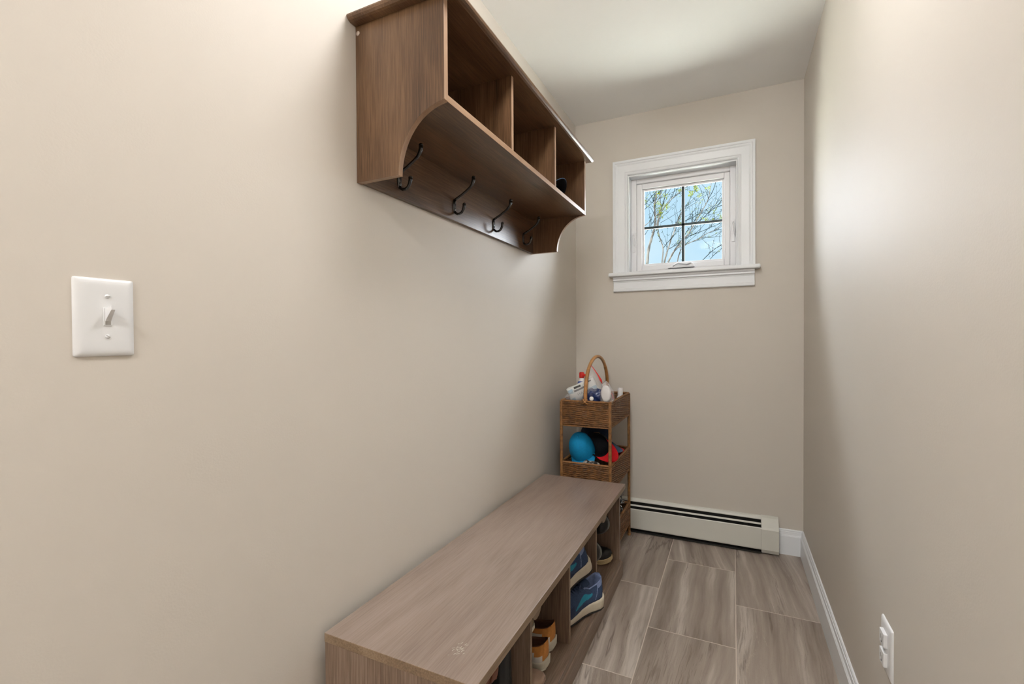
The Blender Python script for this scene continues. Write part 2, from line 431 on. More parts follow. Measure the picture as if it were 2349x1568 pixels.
at(MB().box(CX0-.021, CX1+.023, D-.052, D+.068, WZ0-.021, WZ0, 0.007, seg=3).obj('window_stool', M['trim'], win), win)
ap = [(D, WZ0-.022), (D-.030, WZ0-.022), (D-.030, WZ0-.030), (D-.024, WZ0-.036), (D-.026, WZ0-.044), (D-.017, WZ0-.050), (D-.017, WZ0-.053), (D-.014, WZ0-.055),
      (D-.014, WZ0-.088), (D-.017, WZ0-.091), (D-.017, WZ0-.106), (D-.012, WZ0-.110), (D, WZ0-.110)]
at(MB().prism(ap, 'x', CX0+.002, CX1-.003).obj('apron', M['trim'], win), win)
b = MB(); JT = .006
b.box(WX0, WX0+JT, D-.012, D+T, WZ0, WZ1); b.box(WX1-JT, WX1, D-.012, D+T, WZ0, WZ1); b.box(WX0+JT, WX1-JT, D-.012, D+T, WZ1-JT, WZ1)
b.box(WX0+JT, WX1-JT, D+.068, D+T, WZ0-.0, WZ0+.004)
at(b.obj('jamb', M['trim'], win), win)
def frame_ring(x0, x1, z0, z1, wd, wt, wb_, y0, y1, bev=.002):
    b = MB(); b.box(x0, x0+wd, y0, y1, z0, z1, bev); b.box(x1-wd, x1, y0, y1, z0, z1, bev)
    b.box(x0+wd, x1-wd, y0, y1, z1-wt, z1, bev); b.box(x0+wd, x1-wd, y0, y1, z0, z0+wb_, bev); return b
fx0, fx1, fz0, fz1 = WX0+JT, WX1-JT, WZ0+.003, WZ1-JT
at(frame_ring(fx0, fx1, fz0, fz1, .030, .026, .016, D+.055, D+T, .003).obj('window_frame', M['vinyl'], win), win)
sx0, sx1, sz0, sz1 = fx0+.030, fx1-.030, fz0+.016, fz1-.026
at(frame_ring(sx0, sx1, sz0, sz1, .030, .030, .030, D+.070, D+.104, .004).obj('sash', M['vinyl'], win), win)
sh = at(frame_ring(sx0+.030, sx1-.030, sz0+.030, sz1-.030, .011, .011, .011, D+.088, D+.0985, .002).obj('glazing_bead', M['vinyl'], win), win)
gx0, gx1, gz0, gz1 = sx0+.036, sx1-.036, sz0+.036, sz1-.036
at(MB().box(gx0, gx1, D+.0965, D+.0985, gz0, gz1).obj('glass_pane', M['glass'], win), win)
mzx, mzz = -0.265, 1.789
bb = MB(); bb.box(mzx-.0085, mzx+.0085, D+.100, D+.110, gz0, gz1, .002); bb.box(gx0, gx1, D+.100, D+.110, mzz-.0075, mzz+.0075, .002)
at(bb.obj('muntin', M['muntin'], win), win)
# hardware
def latch(x, z0, z1, side):
    b = MB()
    b.box(x-.008, x+.008, D+.050, D+.056, z0, z1, .0028, seg=3)
    zc = z1-.02
    b.tube([(x, D+.048, zc+.006), (x, D+.040, zc), (x+side*.004, D+.034, zc-.012), (x+side*.007, D+.033, zc-.05), (x+side*.008, D+.036, zc-.062)], [.004, .005, .005, .004, .003], 8)
    return b
at(latch(-.540, 1.640, 1.757, 1).obj('latch', M['vinyl'], win), win)
at(latch(-.000, 1.655, 1.775, 1).obj('latch', M['vinyl'], win), win)
ck = MB(); ck.prism([(-.333, 1.530), (-.345, 1.533), (-.300, 1.553), (-.268, 1.562), (-.222, 1.562), (-.204, 1.553), (-.198, 1.530)], 'y', D+.036, D+.056, bev=.004)
ck.tube([(-.315, D+.032, 1.541), (-.288, D+.028, 1.556), (-.262, D+.027, 1.553), (-.240, D+.028, 1.547), (-.215, D+.031, 1.553)], [.004, .005, .005, .006, .004], 8)
at(ck.obj('crank_handle', M['vinyl'], win), win)

# ================================================================== LIGHT SWITCH
sw = empty('light_switch', (XL, 0.384, 1.105)); tag(sw, 'white toggle light switch with blank smooth plate on the left wall', 'light switch')
def plate(y0, y1, z0, z1, xw, sgn, th=.006, inset=.009):
    b = MB(); r = .003
    def ring(o, x):
        pts = []
        for cy_, cz_, a0 in ((y1-o-r, z1-o-r, 0), (y0+o+r, z1-o-r, 90), (y0+o+r, z0+o+r, 180), (y1-o-r, z0+o+r, 270)):
            for k in range(4):
                a = math.radians(a0+30*k); pts.append((x, cy_+r*math.cos(a), cz_+r*math.sin(a)))
        return pts
    R_ = []
    for o, t in ((0, 0), (0, .35), (.0006, .5), (.002, .68), (.0045, .86), (inset, 1.0), (inset+.006, 1.0)):
        R_.append(ring(o, xw+sgn*th*t))
    n = 16; vs = [p for q in R_ for p in q]; fs = []
    for i in range(len(R_)-1):
        for k in range(n): fs.append((i*n+k, i*n+(k+1) % n, (i+1)*n+(k+1) % n, (i+1)*n+k))
    fs.append(tuple((len(R_)-1)*n+k for k in range(n)))
    b.add(vs, fs, 0, True); return b
at(plate(.345, .4225, 1.105, 1.225, XL, 1).obj('switch_plate', M['plastic'], sw), sw)
def screw(x, y, z, sgn, ang):
    b = MB(); b.lathe([(.0001, .0022), (.002, .0021), (.0031, .0012), (.0034, 0)][::-1], (x, y, z), (sgn, 0, 0), 20)
    R_ = Matrix.Translation((x+sgn*.0019, y, z)) @ Matrix.Rotation(ang, 4, 'X')
    b.box(-.0004, .0004, -.0030, .0030, -.0004, .0004, 0, 1, rot=R_); return b
for zz, an in ((1.1975, .1), (1.1355, -.6)):
    at(screw(XL+.0058, .386, zz, 1, an).obj('screw', [M['plastic'], M['groove']], sw), sw)
tb = MB()
x0 = XL+.006
tb.box(x0-.001, x0+.0012, .3805, .3915, 1.152, 1.180, .0005)      # collar
tb.box(x0+.0008, x0+.0016, .3825, .3895, 1.1535, 1.159, 0, 1)
at(tb.obj('toggle_slot', [M['plastic'], plain('slot_shadow', srgb(150, 146, 140), .6)], sw), sw)
tg = MB(); prf = [(x0, .3825, .3900, 1.1580, 1.1785), (x0+.007, .3830, .3895, 1.1660, 1.1785), (x0+.0165, .3838, .3888, 1.1765, 1.1840)]
vs = []; 
for x, ya, yb, za, zb in prf: vs += [(x, ya, za), (x, yb, za), (x, yb, zb), (x, ya, zb)]
fs = [(i*4+k, i*4+(k+1) % 4, (i+1)*4+(k+1) % 4, (i+1)*4+k) for i in range(2) for k in range(4)] + [(8, 9, 10, 11), (3, 2, 1, 0)]
tg.add(vs, fs); at(tg.obj('toggle', M['plastic'], sw), sw)

# ================================================================== OUTLET
ou = empty('electrical_outlet', (XR, 1.345, .344)); tag(ou, 'white duplex electrical outlet low on the right wall above the baseboard', 'outlet')
at(plate(1.3045, 1.3855, .344, .464, XR, -1).obj('outlet_plate', M['plastic'], ou), ou)
for zc in (.426, .382):
    b = MB(); b.box(XR-.0135, XR-.005, 1.328, 1.362, zc-.0165, zc+.0165, .002, 0)
    b.box(XR-.0137, XR-.0130, 1.338, 1.3395, zc-.004, zc+.006, 0, 1); b.box(XR-.0137, XR-.0130, 1.350, 1.3515, zc-.004, zc+.006, 0, 1)
    b.lathe([(.0024, 0), (.0024, .0006)], (XR-.0131, 1.345, zc-.009), (-1, 0, 0), 12, 1)
    at(b.obj('receptacle', [M['plastic'], M['slot']], ou), ou)
at(screw(XR-.0058, 1.345, .404, -1, .4).obj('screw', [M['plastic'], M['slot']], ou), ou)

# ================================================================== BASEBOARD HEATER
hx0, hx1, hcap = XL+.016, 0.134, 0.212
he = empty('baseboard_heater', (-.3, D, 0)); tag(he, 'long off-white metal baseboard heater along the end wall under the window', 'heater')
b = MB()
b.prism([(D, .008), (D-.003, .008), (D-.003, .172), (D-.008, .178), (D-.015, .174), (D-.019, .169), (D-.0195, .166), (D-.021, .167), (D-.0205, .171), (D-.017, .178), (D-.010, .184), (D, .184)], 'x', hx0, hx1)
at(b.obj('back_panel', M['heater'], he), he)
b = MB(); b.prism([(D-.060, .138), (D-.063, .1385), (D-.066, .135), (D-.066, .030), (D-.063, .024), (D-.056, .022), (D-.056, .024), (D-.062, .027), (D-.064, .032), (D-.064, .133), (D-.062, .136)], 'x', hx0, hx1)
at(b.obj('front_panel', M['heater'], he), he)
b = MB(); b.prism([(D-.0365, .154), (D-.0435, .1475), (D-.0445, .1485), (D-.0375, .1555)], 'x', hx0+.002, hx1)
at(b.obj('damper', M['heater'], he), he)
b = MB(); b.tube([(hx0, D-.034, .075), (hx1, D-.034, .075)], .011, 10, mi=0)
n = 90
for i in range(n):
    x = hx0+.03+(hx1-hx0-.10)*i/(n-1); b.box(x, x+.0006, D-.058, D-.008, .045, .105, 0, 0)
for x in (-.70, -.28, .05): b.box(x, x+.02, D-.060, D-.003, .108, .140, 0, 1)
at(b.obj('heating_element', [M['heater_in'], M['slot']], he), he)
at(MB().box(hx0, hx1, D-.0045, D-.0032, .010, .168).obj('heater_shade_sheet', M['heater_in'], he), he)  # dark sheet standing in for the shade inside the slots
at(MB().box(hx0, hx1, D-.062, D-.0035, .004, .010).obj('heater_base', M['heater_in'], he), he)
b = MB(); b.prism([(D, .187), (D-.010, .187), (D-.026, .180), (D-.062, .142), (D-.068, .132), (D-.068, .028), (D-.058, .008), (D, .008)], 'x', hx1-.002, hcap, bev=.0015)
at(b.obj('end_cap', M['heater'], he), he)

# ================================================================== WALL SHELF
sf = empty('wall_shelf', (XL, 1.5, 1.535))
tag(sf, 'brown walnut wall shelf with three cubbies and black coat hooks', 'wall shelf')
Y0, Y1, ZB, ZS, ZT = 0.928, 2.088, 1.535, 1.692, 1.936
XF = -0.612
arc = [(-.610-.138*math.cos(a), ZB+.155*math.sin(a)) for a in [PI/2*k/16 for k in range(17)]]
arc[-1] = (XF-.004, ZS-.002)
poly = [(XL+.001, ZB)] + arc + [(XF, ZS), (XF, ZT), (XL+.001, ZT)]
for ya, yb in ((Y0, Y0+.016), (Y1-.016, Y1)):
    b = MB(); b.prism(poly, 'y', ya, yb, bev=.0008)
    # front edge strips get the tone painted lighter for lamp light
    o = b.obj('end_panel', [M['shelf_z'], M['shelf_edge_z']], sf)
    for p in o.data.polygons:
        n = p.normal
        if abs(n.y) < .5 and (n.x > .15 or n.z < -.15): p.material_index = 1
    at(o, sf)
def board(name, x0, x1, y0, y1, z0, z1, ma, me, parent, edge=lambda n: n.x > .9, bev=.0008):
    o = MB().box(x0, x1, y0, y1, z0, z1, bev).obj(name, [ma, me], parent)
    for p in o.data.polygons:
        if edge(p.normal): p.material_index = 1
    return at(o, parent)
board('bottom_shelf', XL+.016, XF-.001, Y0+.016, Y1-.016, ZS, ZS+.0165, M['shelf_y'], M['shelf_edge'], sf)
for yd in (1.3035, 1.687):
    board('divider', XL+.016, XF-.003, yd, yd+.014, ZS+.0165, ZT, M['shelf_z'], M['shelf_edge_z'], sf)
at(MB().box(XL+.001, XL+.016, Y0+.016, Y1-.016, ZB+.001, ZT, .0008).obj('back_panel', M['shelf_y'], sf), sf)
# crown board: moulded edge on three sides
def crown():
    prof = [(0.0, ZT), (.018, ZT), (.024, ZT+.002), (.029, ZT+.006), (.031, ZT+.011), (.030, ZT+.015), (.026, ZT+.018), (0, ZT+.018)]
    vs = []; 
    for o, z in prof:
        vs += [(XL+.001, Y0-o, z), (XF+o, Y0-o, z), (XF+o, Y1+o, z), (XL+.001, Y1+o, z)]
    fs = []
    n = len(prof)
    for i in range(n-1):
        for k in range(3): fs.append((i*4+k, i*4+k+1, (i+1)*4+k+1, (i+1)*4+k))
    fs.append((0, 1, 2, 3)); fs.append(tuple((n-1)*4+k for k in (3, 2, 1, 0)))
    fs.append(tuple([i*4 for i in range(n)])); fs.append(tuple([i*4+3 for i in range(n)][::-1]))
    return MB().add(vs, fs)
at(crown().obj('top_board', M['shelf_y'], sf), sf)
at(MB().lathe([(.006, 0), (.006, .001), (.0045, .002), (.0001, .0022)], (XL+.0095, Y0, 1.917), (0, -1, 0), 20).obj('screw_cover', plain('screw_cover_plastic', srgb(176, 160, 146), .4), sf), sf)
def hook_mesh():
    b = MB()
    # back plate: slightly domed oval
    b.lathe([(.0105, 0), (.0105, .0015), (.009, .0032), (.006, .0042), (.0001, .0045)], (0, 0, 0), (1, 0, 0), 24)
    for i, v in enumerate(b.v): b.v[i] = (v[0], v[1]*.95, v[2]*2.35)
    # upper arm
    up = [(.002, 0, .020), (.010, 0, .0245), (.030, 0, .034), (.052, 0, .047), (.065, 0, .056), (.073, 0, .066), (.077, 0, .077), (.0775, 0, .086)]
    b.tube(up, [.0045, .0045, .0042, .0043, .0047, .0052, .0062, .0064], 12)
    b.lathe([(.0064, 0), (.0058, .003), (.0035, .0055), (.0001, .0062)], (.0775, 0, .086), (0, 0, 1), 12)
    lo = [(.002, 0, -.018), (.006, 0, -.024), (.013, 0, -.028), (.022, 0, -.0285), (.031, 0, -.024), (.037, 0, -.015), (.040, 0, -.005), (.0405, 0, .001)]
    b.tube(lo, [.0045, .0043, .0042, .0042, .0044, .0048, .0056, .0060], 12)
    b.lathe([(.0060, 0), (.0054, .003), (.0032, .0052), (.0001, .0058)], (.0405, 0, .001), (0, 0, 1), 12)
    return b
def hook_screw():
    b = MB()
    for z in (.012, -.010): b.lathe([(.0036, 0), (.0034, .0012), (.002, .002), (.0001, .0022)], (.0040, 0, z), (1, 0, 0), 14)
    return b
h0 = hook_mesh().obj('coat_hook', M['hook'], sf); s0 = hook_screw().obj('screw', M['hook'], h0)
for i, yh in enumerate((1.079, 1.372, 1.663, 1.955)):
    if i: 
        h = h0.copy(); COL.objects.link(h); h.parent = sf; s = s0.copy(); COL.objects.link(s); s.parent = h
    else: h = h0
    h.location = Vector((XL+.016, yh, 1.585)) - sf.location

# ================================================================== STORAGE BENCH
be = empty('storage_bench', (-.66, 1.49, 0))
tag(be, 'long taupe wooden shoe bench with open cubbies along the left wall', 'bench')
ZBT = .445; bx0, bx1 = -.863, -.4565; by0, by1 = .787, 2.193
SH = .090
o = board('seat_top', bx0, bx1, by0, by1, ZBT-.0215, ZBT, M['bench_top'], M['bench_edge'], be, lambda n: n.x > .35 or abs(n.y) > .6, bev=.002)
for ya, yb in ((by0+.0015, by0+.0185), (by1-.022, by1-.004)):
    board('end_panel', bx0+.001, -.500, ya, yb, .0, ZBT-.022, M['bench_z'], M['bench_edge'], be)
for ya, yb in ((by0+.0015, by0+.0235), (by1-.024, by1-.002)):
    board('stile', -.5005, -.481, ya, yb, SH, ZBT-.022, M['bench_z'], M['bench_z'], be)
for yd in (1.164, 1.500, 1.842):
    board('divider', bx0+.010, -.503, yd, yd+.015, SH, ZBT-.022, M['bench_z'], M['bench_edge'], be)
at(MB().box(bx0+.002, bx0+.010, by0+.019, by1-.022, SH, ZBT-.022).obj('back_panel', M['bench_y'], be), be)
at(MB().box(bx0+.010, -.478, by0+.020, by1-.022, SH-.018, SH-.0002, .0008).obj('bottom_shelf', M['bench_y'], be), be)
# plinth with a stepped cap moulding: front and both ends
def plinth():
    prof = [(0, 0), (.030, 0), (.030, .064), (.027, .068), (.024, .070), (.022, .078), (.019, .086), (.012, SH), (0, SH)]
    vs = []
    a0, a1, f = by0+.006, by1-.004, -.505
    for o_, z in prof: vs += [(bx0+.002, a0-min(o_, .003), z), (f+o_, a0-min(o_, .003), z), (f+o_, a1+o_, z), (bx0+.002, a1+o_, z)]
    n = len(prof); fs = []
    for i in range(n-1):
        for k in range(3): fs.append((i*4+k, i*4+k+1, (i+1)*4+k+1, (i+1)*4+k))
    for k in range(3): fs.append((k, k+1, (n-1)*4+k+1, (n-1)*4+k))
    return MB().add(vs, fs)
at(plinth().obj('plinth', M['bench_y'], be), be)
# scalloped corner brackets under the seat
for yc, hw in ((1.152, .034), (1.876, .044)):
    pl = [(yc-hw, ZBT-.0215), (yc-hw*.95, .402), (yc-hw*.80, .390), (yc-hw*.5, .381), (yc-hw*.1, .377), (yc+hw*.35, .379), (yc+hw*.7, .387), (yc+hw*.92, .399), (yc+hw, .412), (yc+hw, ZBT-.0215)]
    at(MB().prism(pl, 'x', -.492, -.476).obj('corner_bracket', M['bench_edge'], be), be)
rb = random.Random(5)
cb = MB()
for k in range(26):   # chipped white scratch near the front corner
    px_ = -.548 + rb.gauss(0, .008); py_ = .868 + rb.gauss(0, .008); a = rb.uniform(.9, 1.5); l = rb.uniform(.003, .010)
    dx, dy = l*math.cos(a), l*math.sin(a)*.8; wq = .0006
    cb.add([(px_-wq, py_, ZBT+.00015), (px_+wq, py_, ZBT+.00015), (px_+dx+wq, py_+dy, ZBT+.00015), (px_+dx-wq, py_+dy, ZBT+.00015)], [(0, 1, 2, 3)])
at(cb.obj('scratch', M['chip'], be), be)['label'] = 'pale chipped scratch'

M['wrap'] = plain('cane_wrapping', srgb(160, 112, 62), .45, .25, 50.0, .3, 500)
# ================================================================== WICKER STAND
PX0, PX1, PY0, PY1 = -.788, -.540, 2.240, 2.690      # post centres
bk = empty('wicker_stand', ((PX0+PX1)/2, (PY0+PY1)/2, 0))
tag(bk, 'tall three-tier brown wicker basket stand with arched handle in the corner behind the bench', 'basket stand')
def wrapped(pts, r, step=.0058, seg=8, amp=.0006):
    """cane-wrapped rod: resample and ripple the radius"""
    P = [Vector(p) for p in pts]; out = []; rr = []
    s = 0
    for a, b_ in zip(P[:-1], P[1:]):
        L = (b_-a).length; n = max(1, int(L/(step/2)))
        for k in range(n):
            out.append(a.lerp(b_, k/n)); rr.append(r+(amp if (s % 2) else -amp)); s += 1
    out.append(P[-1]); rr.append(r)
    return out, rr
for x in (PX0, PX1):
    for y in (PY0, PY1):
        b = MB(); p, r = wrapped([(x, y, .010), (x, y, .812)], .0082); b.tube(p, r, 9)
        o = at(b.obj('post', M['rattan'], bk), bk)
        b = MB(); b.lathe([(.0085, 0), (.0095, .002), (.0095, .010), (.0085, .012)], (x, y, 0), (0, 0, 1), 14)
        f = b.obj('foot', M['cane'], o); f.data.transform(Matrix.Translation(-bk.location))
def rrect(x0, x1, y0, y1, r, step):
    pts = []
    cs = [(x1-r, y0+r, -90), (x1-r, y1-r, 0), (x0+r, y1-r, 90), (x0+r, y0+r, 180)]
    for i, (cx, cy, a0) in enumerate(cs):
        for k in range(5):
            a = math.radians(a0+90*k/4); pts.append(Vector((cx+r*math.cos(a), cy+r*math.sin(a), 0)))
        nx = cs[(i+1) % 4]; a1 = math.radians(nx[2]); q = Vector((nx[0]+r*math.cos(a1), nx[1]+r*math.sin(a1), 0))
        L = (q-pts[-1]).length; n = max(1, int(L/step)); p0 = pts[-1].copy()
        for k in range(1, n): pts.append(p0.lerp(q, k/n))
    return pts
def tray(name, z0, z1, seed):
    rnd = random.Random(seed)
    tr_ = MB()
    base = rrect(PX0-.002, PX1+.002, PY0-.002, PY1+.002, .012, .0052)
    n = len(base)
    # cumulative arc length and outward normals
    s = [0]
    for i in range(1, n+1): s.append(s[-1]+(base[i % n]-base[i-1]).length)
    per = s[-1]; nst = 42; sp_ = per/nst
    nor = []
    for i in range(n):
        t = (base[(i+1) % n]-base[i-1]).normalized(); nor.append(Vector((t.y, -t.x, 0)))
    rows = int((z1-z0-.024)/.0050)
    for r in range(rows):
        z = z0+.012+(r+.5)*(z1-z0-.024)/rows
        ph = (r % 2)*PI; pts = []; rad = []
        jz = [rnd.uniform(-.0005, .0005) for _ in range(8)]
        for i in range(n):
            q = s[i]/sp_*PI+ph
            pts.append(base[i]+nor[i]*(.0027*math.sin(q))+Vector((0, 0, z+jz[int(s[i]/per*8) % 8])))
            rad.append(.0028)
        tr_.tube(pts, rad, 5, closed=True)
    for k in range(nst):
        sa = (k+.0)*sp_
        i = min(range(n), key=lambda j: abs(s[j]-sa)); p = base[i]
        tr_.tube([(p.x, p.y, z0+.006), (p.x, p.y, z1-.006)], .0018, 5)
    # twisted cord below the rim and above the bottom rail
    for zz, am in ((z1-.0125, .0018), (z0+.012, .0016)):
        for ph in (0, PI):
            pts = [base[i]+nor[i]*(.0028+am*math.cos(s[i]/.030*2*PI+ph))+Vector((0, 0, zz+.0022*math.sin(s[i]/.030*2*PI+ph))) for i in range(n)]
            tr_.tube(pts, .0019, 5, closed=True)
    # woven floor
    for k in range(26):
        y = PY0+.01+(PY1-PY0-.02)*k/25
        tr_.tube([(PX0, y, z0+.004+.0015*((k) % 2)), ((PX0+PX1)/2, y, z0+.004), (PX1, y, z0+.004+.0015*((k+1) % 2))], .0022, 5)
    tr_.box(PX0, PX1, PY0, PY1, z0+.0005, z0+.003)
    o = at(tr_.obj(name, M['wicker'], bk), bk)
    for nm, zz, rr_ in (('rim', z1-.0035, .0058), ('bottom_rail', z0+.002, .0042)):
        b = MB(); loop = rrect(PX0, PX1, PY0, PY1, .008, .0026)
        b.tube([p+Vector((0, 0, zz)) for p in loop], [rr_+(.0005 if i % 2 else -.0005) for i in range(len(loop))], 8, closed=True)
        q = b.obj(nm, M['rattan'], o); q.data.transform(Matrix.Translation(-bk.location))
    return o
tray('basket', .688, .818, 1); tray('basket', .374, .508, 2); tray('basket', .063, .190, 3)
hx = -.662
hp = []
for k in range(41):
    a = PI*k/40
    y = (PY0+PY1)/2 - (PY1-PY0)/2*math.cos(a)*(1.0); z = .812 + .218*math.sin(a)**.78
    hp.append((hx, y, z))
b = MB(); b.tube(hp, .0088, 10); o = at(b.obj('handle', M['cane'], bk), bk)
for k0, k1 in ((0, 9), (31, 40)):
    b = MB()
    p, r = wrapped(hp[k0:k1+1], .0093, .005, 9, .0003); b.tube(p, r, 9)
    q = b.obj('handle_wrap', M['wrap'], o); q.data.transform(Matrix.Translation(-bk.location))
for yy in (PY0, PY1):
    b = MB()
    for dx in (-1, 1):
        b.tube([(hx+dx*.013, yy-.007*(1 if yy < 2.4 else -1), .825), (hx, yy-.0155*(1 if yy < 2.4 else -1), .815), (hx-dx*.013, yy-.007*(1 if yy < 2.4 else -1), .803)], .002, 6)
        b.tube([(hx+dx*.010, yy-.009*(1 if yy < 2.4 else -1), .828), (hx, yy-.0165*(1 if yy < 2.4 else -1), .812), (hx-dx*.012, yy-.009*(1 if yy < 2.4 else -1), .806)], .002, 6)
    q = b.obj('binding', M['cane'], o); q.data.transform(Matrix.Translation(-bk.location))

# ------------------------------------------------------------------ contents of the top basket
def crumple(v, amp, sc_=30.0, seed=0.0):
    n = noise.noise_vector(Vector(v)*sc_+Vector((seed, seed*2, 0))); return Vector(v)+n*amp
M['pack'] = plain('printed_wipes_pack', srgb(222, 224, 220), .3, .04, 40, .15, 60)
M['ink'] = plain('dark_print', srgb(62, 62, 58), .5, .1, 60)
M['inkl'] = plain('pale_blue_print', srgb(168, 190, 204), .4, .1, 60)
M['inkg'] = plain('grey_lettering', srgb(138, 140, 138), .5, .05, 60)
M['red'] = plain('red_plastic', srgb(206, 34, 28), .35, .06, 50)
M['white'] = plain('matt_white_plastic', srgb(232, 230, 228), .35, .02, 40)
M['navy'] = plain('navy_film', srgb(28, 44, 88), .28, .3, 60, .4, 90)
M['blue_label'] = plain('blue_label', srgb(34, 70, 152), .35, .08, 50)
# pack of wipes: pillow shape, lying tilted and facing the room
PL, PH_, PT = .158, .082, .050
ang = math.radians(24)
ex = Vector((math.cos(ang)*.97, .12, math.sin(ang))); ex.normalize()
ey = Vector((0, -.88, -.10)); ey = (ey-ex*ey.dot(ex)).normalized()   # towards the room
ez = ex.cross(-ey).normalized()
if ez.z < 0: ez = -ez
pc = Vector((-.698, 2.318, .862))
def pk(u, v, side):
    x = (u-.5)*PL; z = (v-.5)*PH_
    t = max(0, (1-(2*u-1)**6)*(1-(2*v-1)**4))**.5
    return pc + ex*x + ez*z + ey*(side*t*PT/2)
def pkc(u, v, side): return crumple(pk(u, v, side), .0025, 38, 2)
b = MB(); b.grid(lambda u, v: pkc(u, v, 1), 28, 18); b.grid(lambda u, v: pkc(u, v, -1), 28, 18)
wp = empty('wipes_pack', (-.698, 2.318, .70)); tag(wp, 'white soft pack of wipes with grey lettering leaning in the top basket', 'wipes pack')
at(b.obj('pouch', M['pack'], wp), wp)
def patch(u0, u1, v0, v1, nu=10, nv=5, skew=0.0, o=.0012):
    return lambda a, c: pkc(u0+(u1-u0)*a+skew*(c-.5), v0+(v1-v0)*c, 1)+ey*o
for a_ in ((.25, .60, .62, .72), (.28, .52, .78, .90), (.70, .90, .86, .93)):
    at(MB().grid(patch(*a_), 12, 5).obj('printed_band', M['ink'], wp), wp)
for a_ in ((.06, .22, .60, .86), (.70, .92, .42, .52), (.08, .20, .14, .30), (.86, .97, .12, .50)):
    at(MB().grid(patch(*a_), 8, 6).obj('printed_patch', M['inkl'], wp), wp)
# lettering HALO along the pack, strokes on the pillow surface
strokes = {'H': [((0, 0), (0, 1)), ((1, 0), (1, 1)), ((0, .5), (1, .5))], 'A': [((0, 0), (.5, 1)), ((.5, 1), (1, 0)), ((.2, .38), (.8, .38))],
           'L': [((0, 1), (0, 0)), ((0, 0), (.9, 0))], 'O': [((.5+.5*math.cos(a), .5+.5*math.sin(a)), (.5+.5*math.cos(a+PI/6), .5+.5*math.sin(a+PI/6))) for a in [PI/6*k for k in range(12)]]}
b = MB(); cu = .33
for ch in 'HALO':
    for (p, q) in strokes[ch]:
        pts = [pkc(cu+(p[0]+(q[0]-p[0])*t)*.065, .32+(p[1]+(q[1]-p[1])*t)*.17, 1)+ey*.0012 for t in (0, .33, .66, 1)]
        b.tube(pts, .0008, 5)
    cu += .098
at(b.obj('lettering', M['inkg'], wp), wp)

def bag(name, label, outline, y0, y1, depth_fn, seed, cat='plastic bag', zc=.705):
    """clear bag: two crumpled sheets joined round an outline given in x,z; y runs from y0 to y1 with height"""
    b = MB(); n = len(outline); cx = sum(p[0] for p in outline)/n; cz = sum(p[1] for p in outline)/n
    for side in (-1, 1):
        def fn(u, v):
            k = u*n; i = int(k) % n; f = k-int(k); p = outline[i]; q = outline[(i+1) % n]
            px_, pz_ = p[0]+(q[0]-p[0])*f, p[1]+(q[1]-p[1])*f
            x = cx+(px_-cx)*v; z = cz+(pz_-cz)*v
            y = y0+(y1-y0)*(z-min(o[1] for o in outline))/.2
            y += side*depth_fn*(1-v**3)
            return crumple((x, y, z), .006*(1-.4*v), 34, seed)
        b.grid(fn, n*6+1, 12)
    root = empty(name, (cx, (y0+y1)/2, zc)); tag(root, label, cat)
    at(b.obj('clear_film', M['bag'], root), root)
    return root
b1 = bag('zip_bag', 'large clear zip bag with red zip strip beside the basket handle', [(-.775, .800), (-.795, .822), (-.755, .862), (-.700, .890), (-.672, .930), (-.650, .992), (-.628, .965), (-.606, .925), (-.588, .880), (-.580, .835), (-.60, .780), (-.70, .775)], 2.292, 2.31, .035, 3.0)
zp = [(-.652, 2.292, .994), (-.638, 2.288, .982), (-.622, 2.286, .962), (-.608, 2.288, .940), (-.596, 2.290, .918), (-.590, 2.292, .900)]
b = MB(); b.tube(zp, [.0016, .0045, .006, .008, .013, .003], 8, flat=.35, up=(0, 1, 0)); at(b.obj('zip_strip', M['red'], b1), b1)['label'] = 'red zip strip'
b2 = bag('zip_bag', 'small clear zip bag around the white soap in the top basket', [(-.592, .790), (-.592, .860), (-.583, .905), (-.565, .918), (-.545, .905), (-.528, .872), (-.522, .835), (-.535, .800), (-.56, .780)], 2.262, 2.262, .016, 8.0)
b = MB(); b.tube([(-.545, 2.268, .865), (-.537, 2.268, .856), (-.530, 2.268, .838), (-.526, 2.27, .822)], [.001, .0022, .0028, .0012], 6, flat=.4, up=(0, 1, 0)); at(b.obj('zip_strip', M['red'], b2), b2)['label'] = 'red zip strip'
b = MB(); b.lathe([(.0001, .010), (.013, .0095), (.016, .008), (.018, .0085), (.0215, .007), (.024, .003), (.0245, 0), (.022, -.005), (.0001, -.008)], (0, 0, 0), (0, -1, 0), 36)
for i, v in enumerate(b.v): b.v[i] = (v[0], v[1], v[2]*1.72)
o = b.obj('soap', M['white']); o.location = (-.564, 2.262, .856); tag(o, 'white oval soap inside the small clear bag', 'soap')
# dark blue crinkled roll with a white end
b = MB()
b.grid(lambda u, v: crumple((-.635+.052*(v-.5)*2*.9+.0*u, 2.284+.024*math.cos(u*2*PI)*(1-(2*v-1)**4*.5), .828+.045*math.sin(u*2*PI)*(1-(2*v-1)**4*.5)+.012*v), .011, 46, 5), 40, 24)
rl = empty('plastic_bundle', (-.635, 2.285, .70)); tag(rl, 'crinkled navy blue plastic bundle between the wipes pack and soap', 'plastic bundle')
at(b.obj('film', M['navy'], rl), rl)
b = MB(); b.lathe([(.0105, 0), (.0105, .004), (.009, .0055), (.0001, .0056)], (-.634, 2.254, .829), (0, -1, .15), 24); o = b.obj('bottle_cap', M['white']); 
tag(o, 'small round white cap below the navy bundle, behind the basket rim', 'cap')
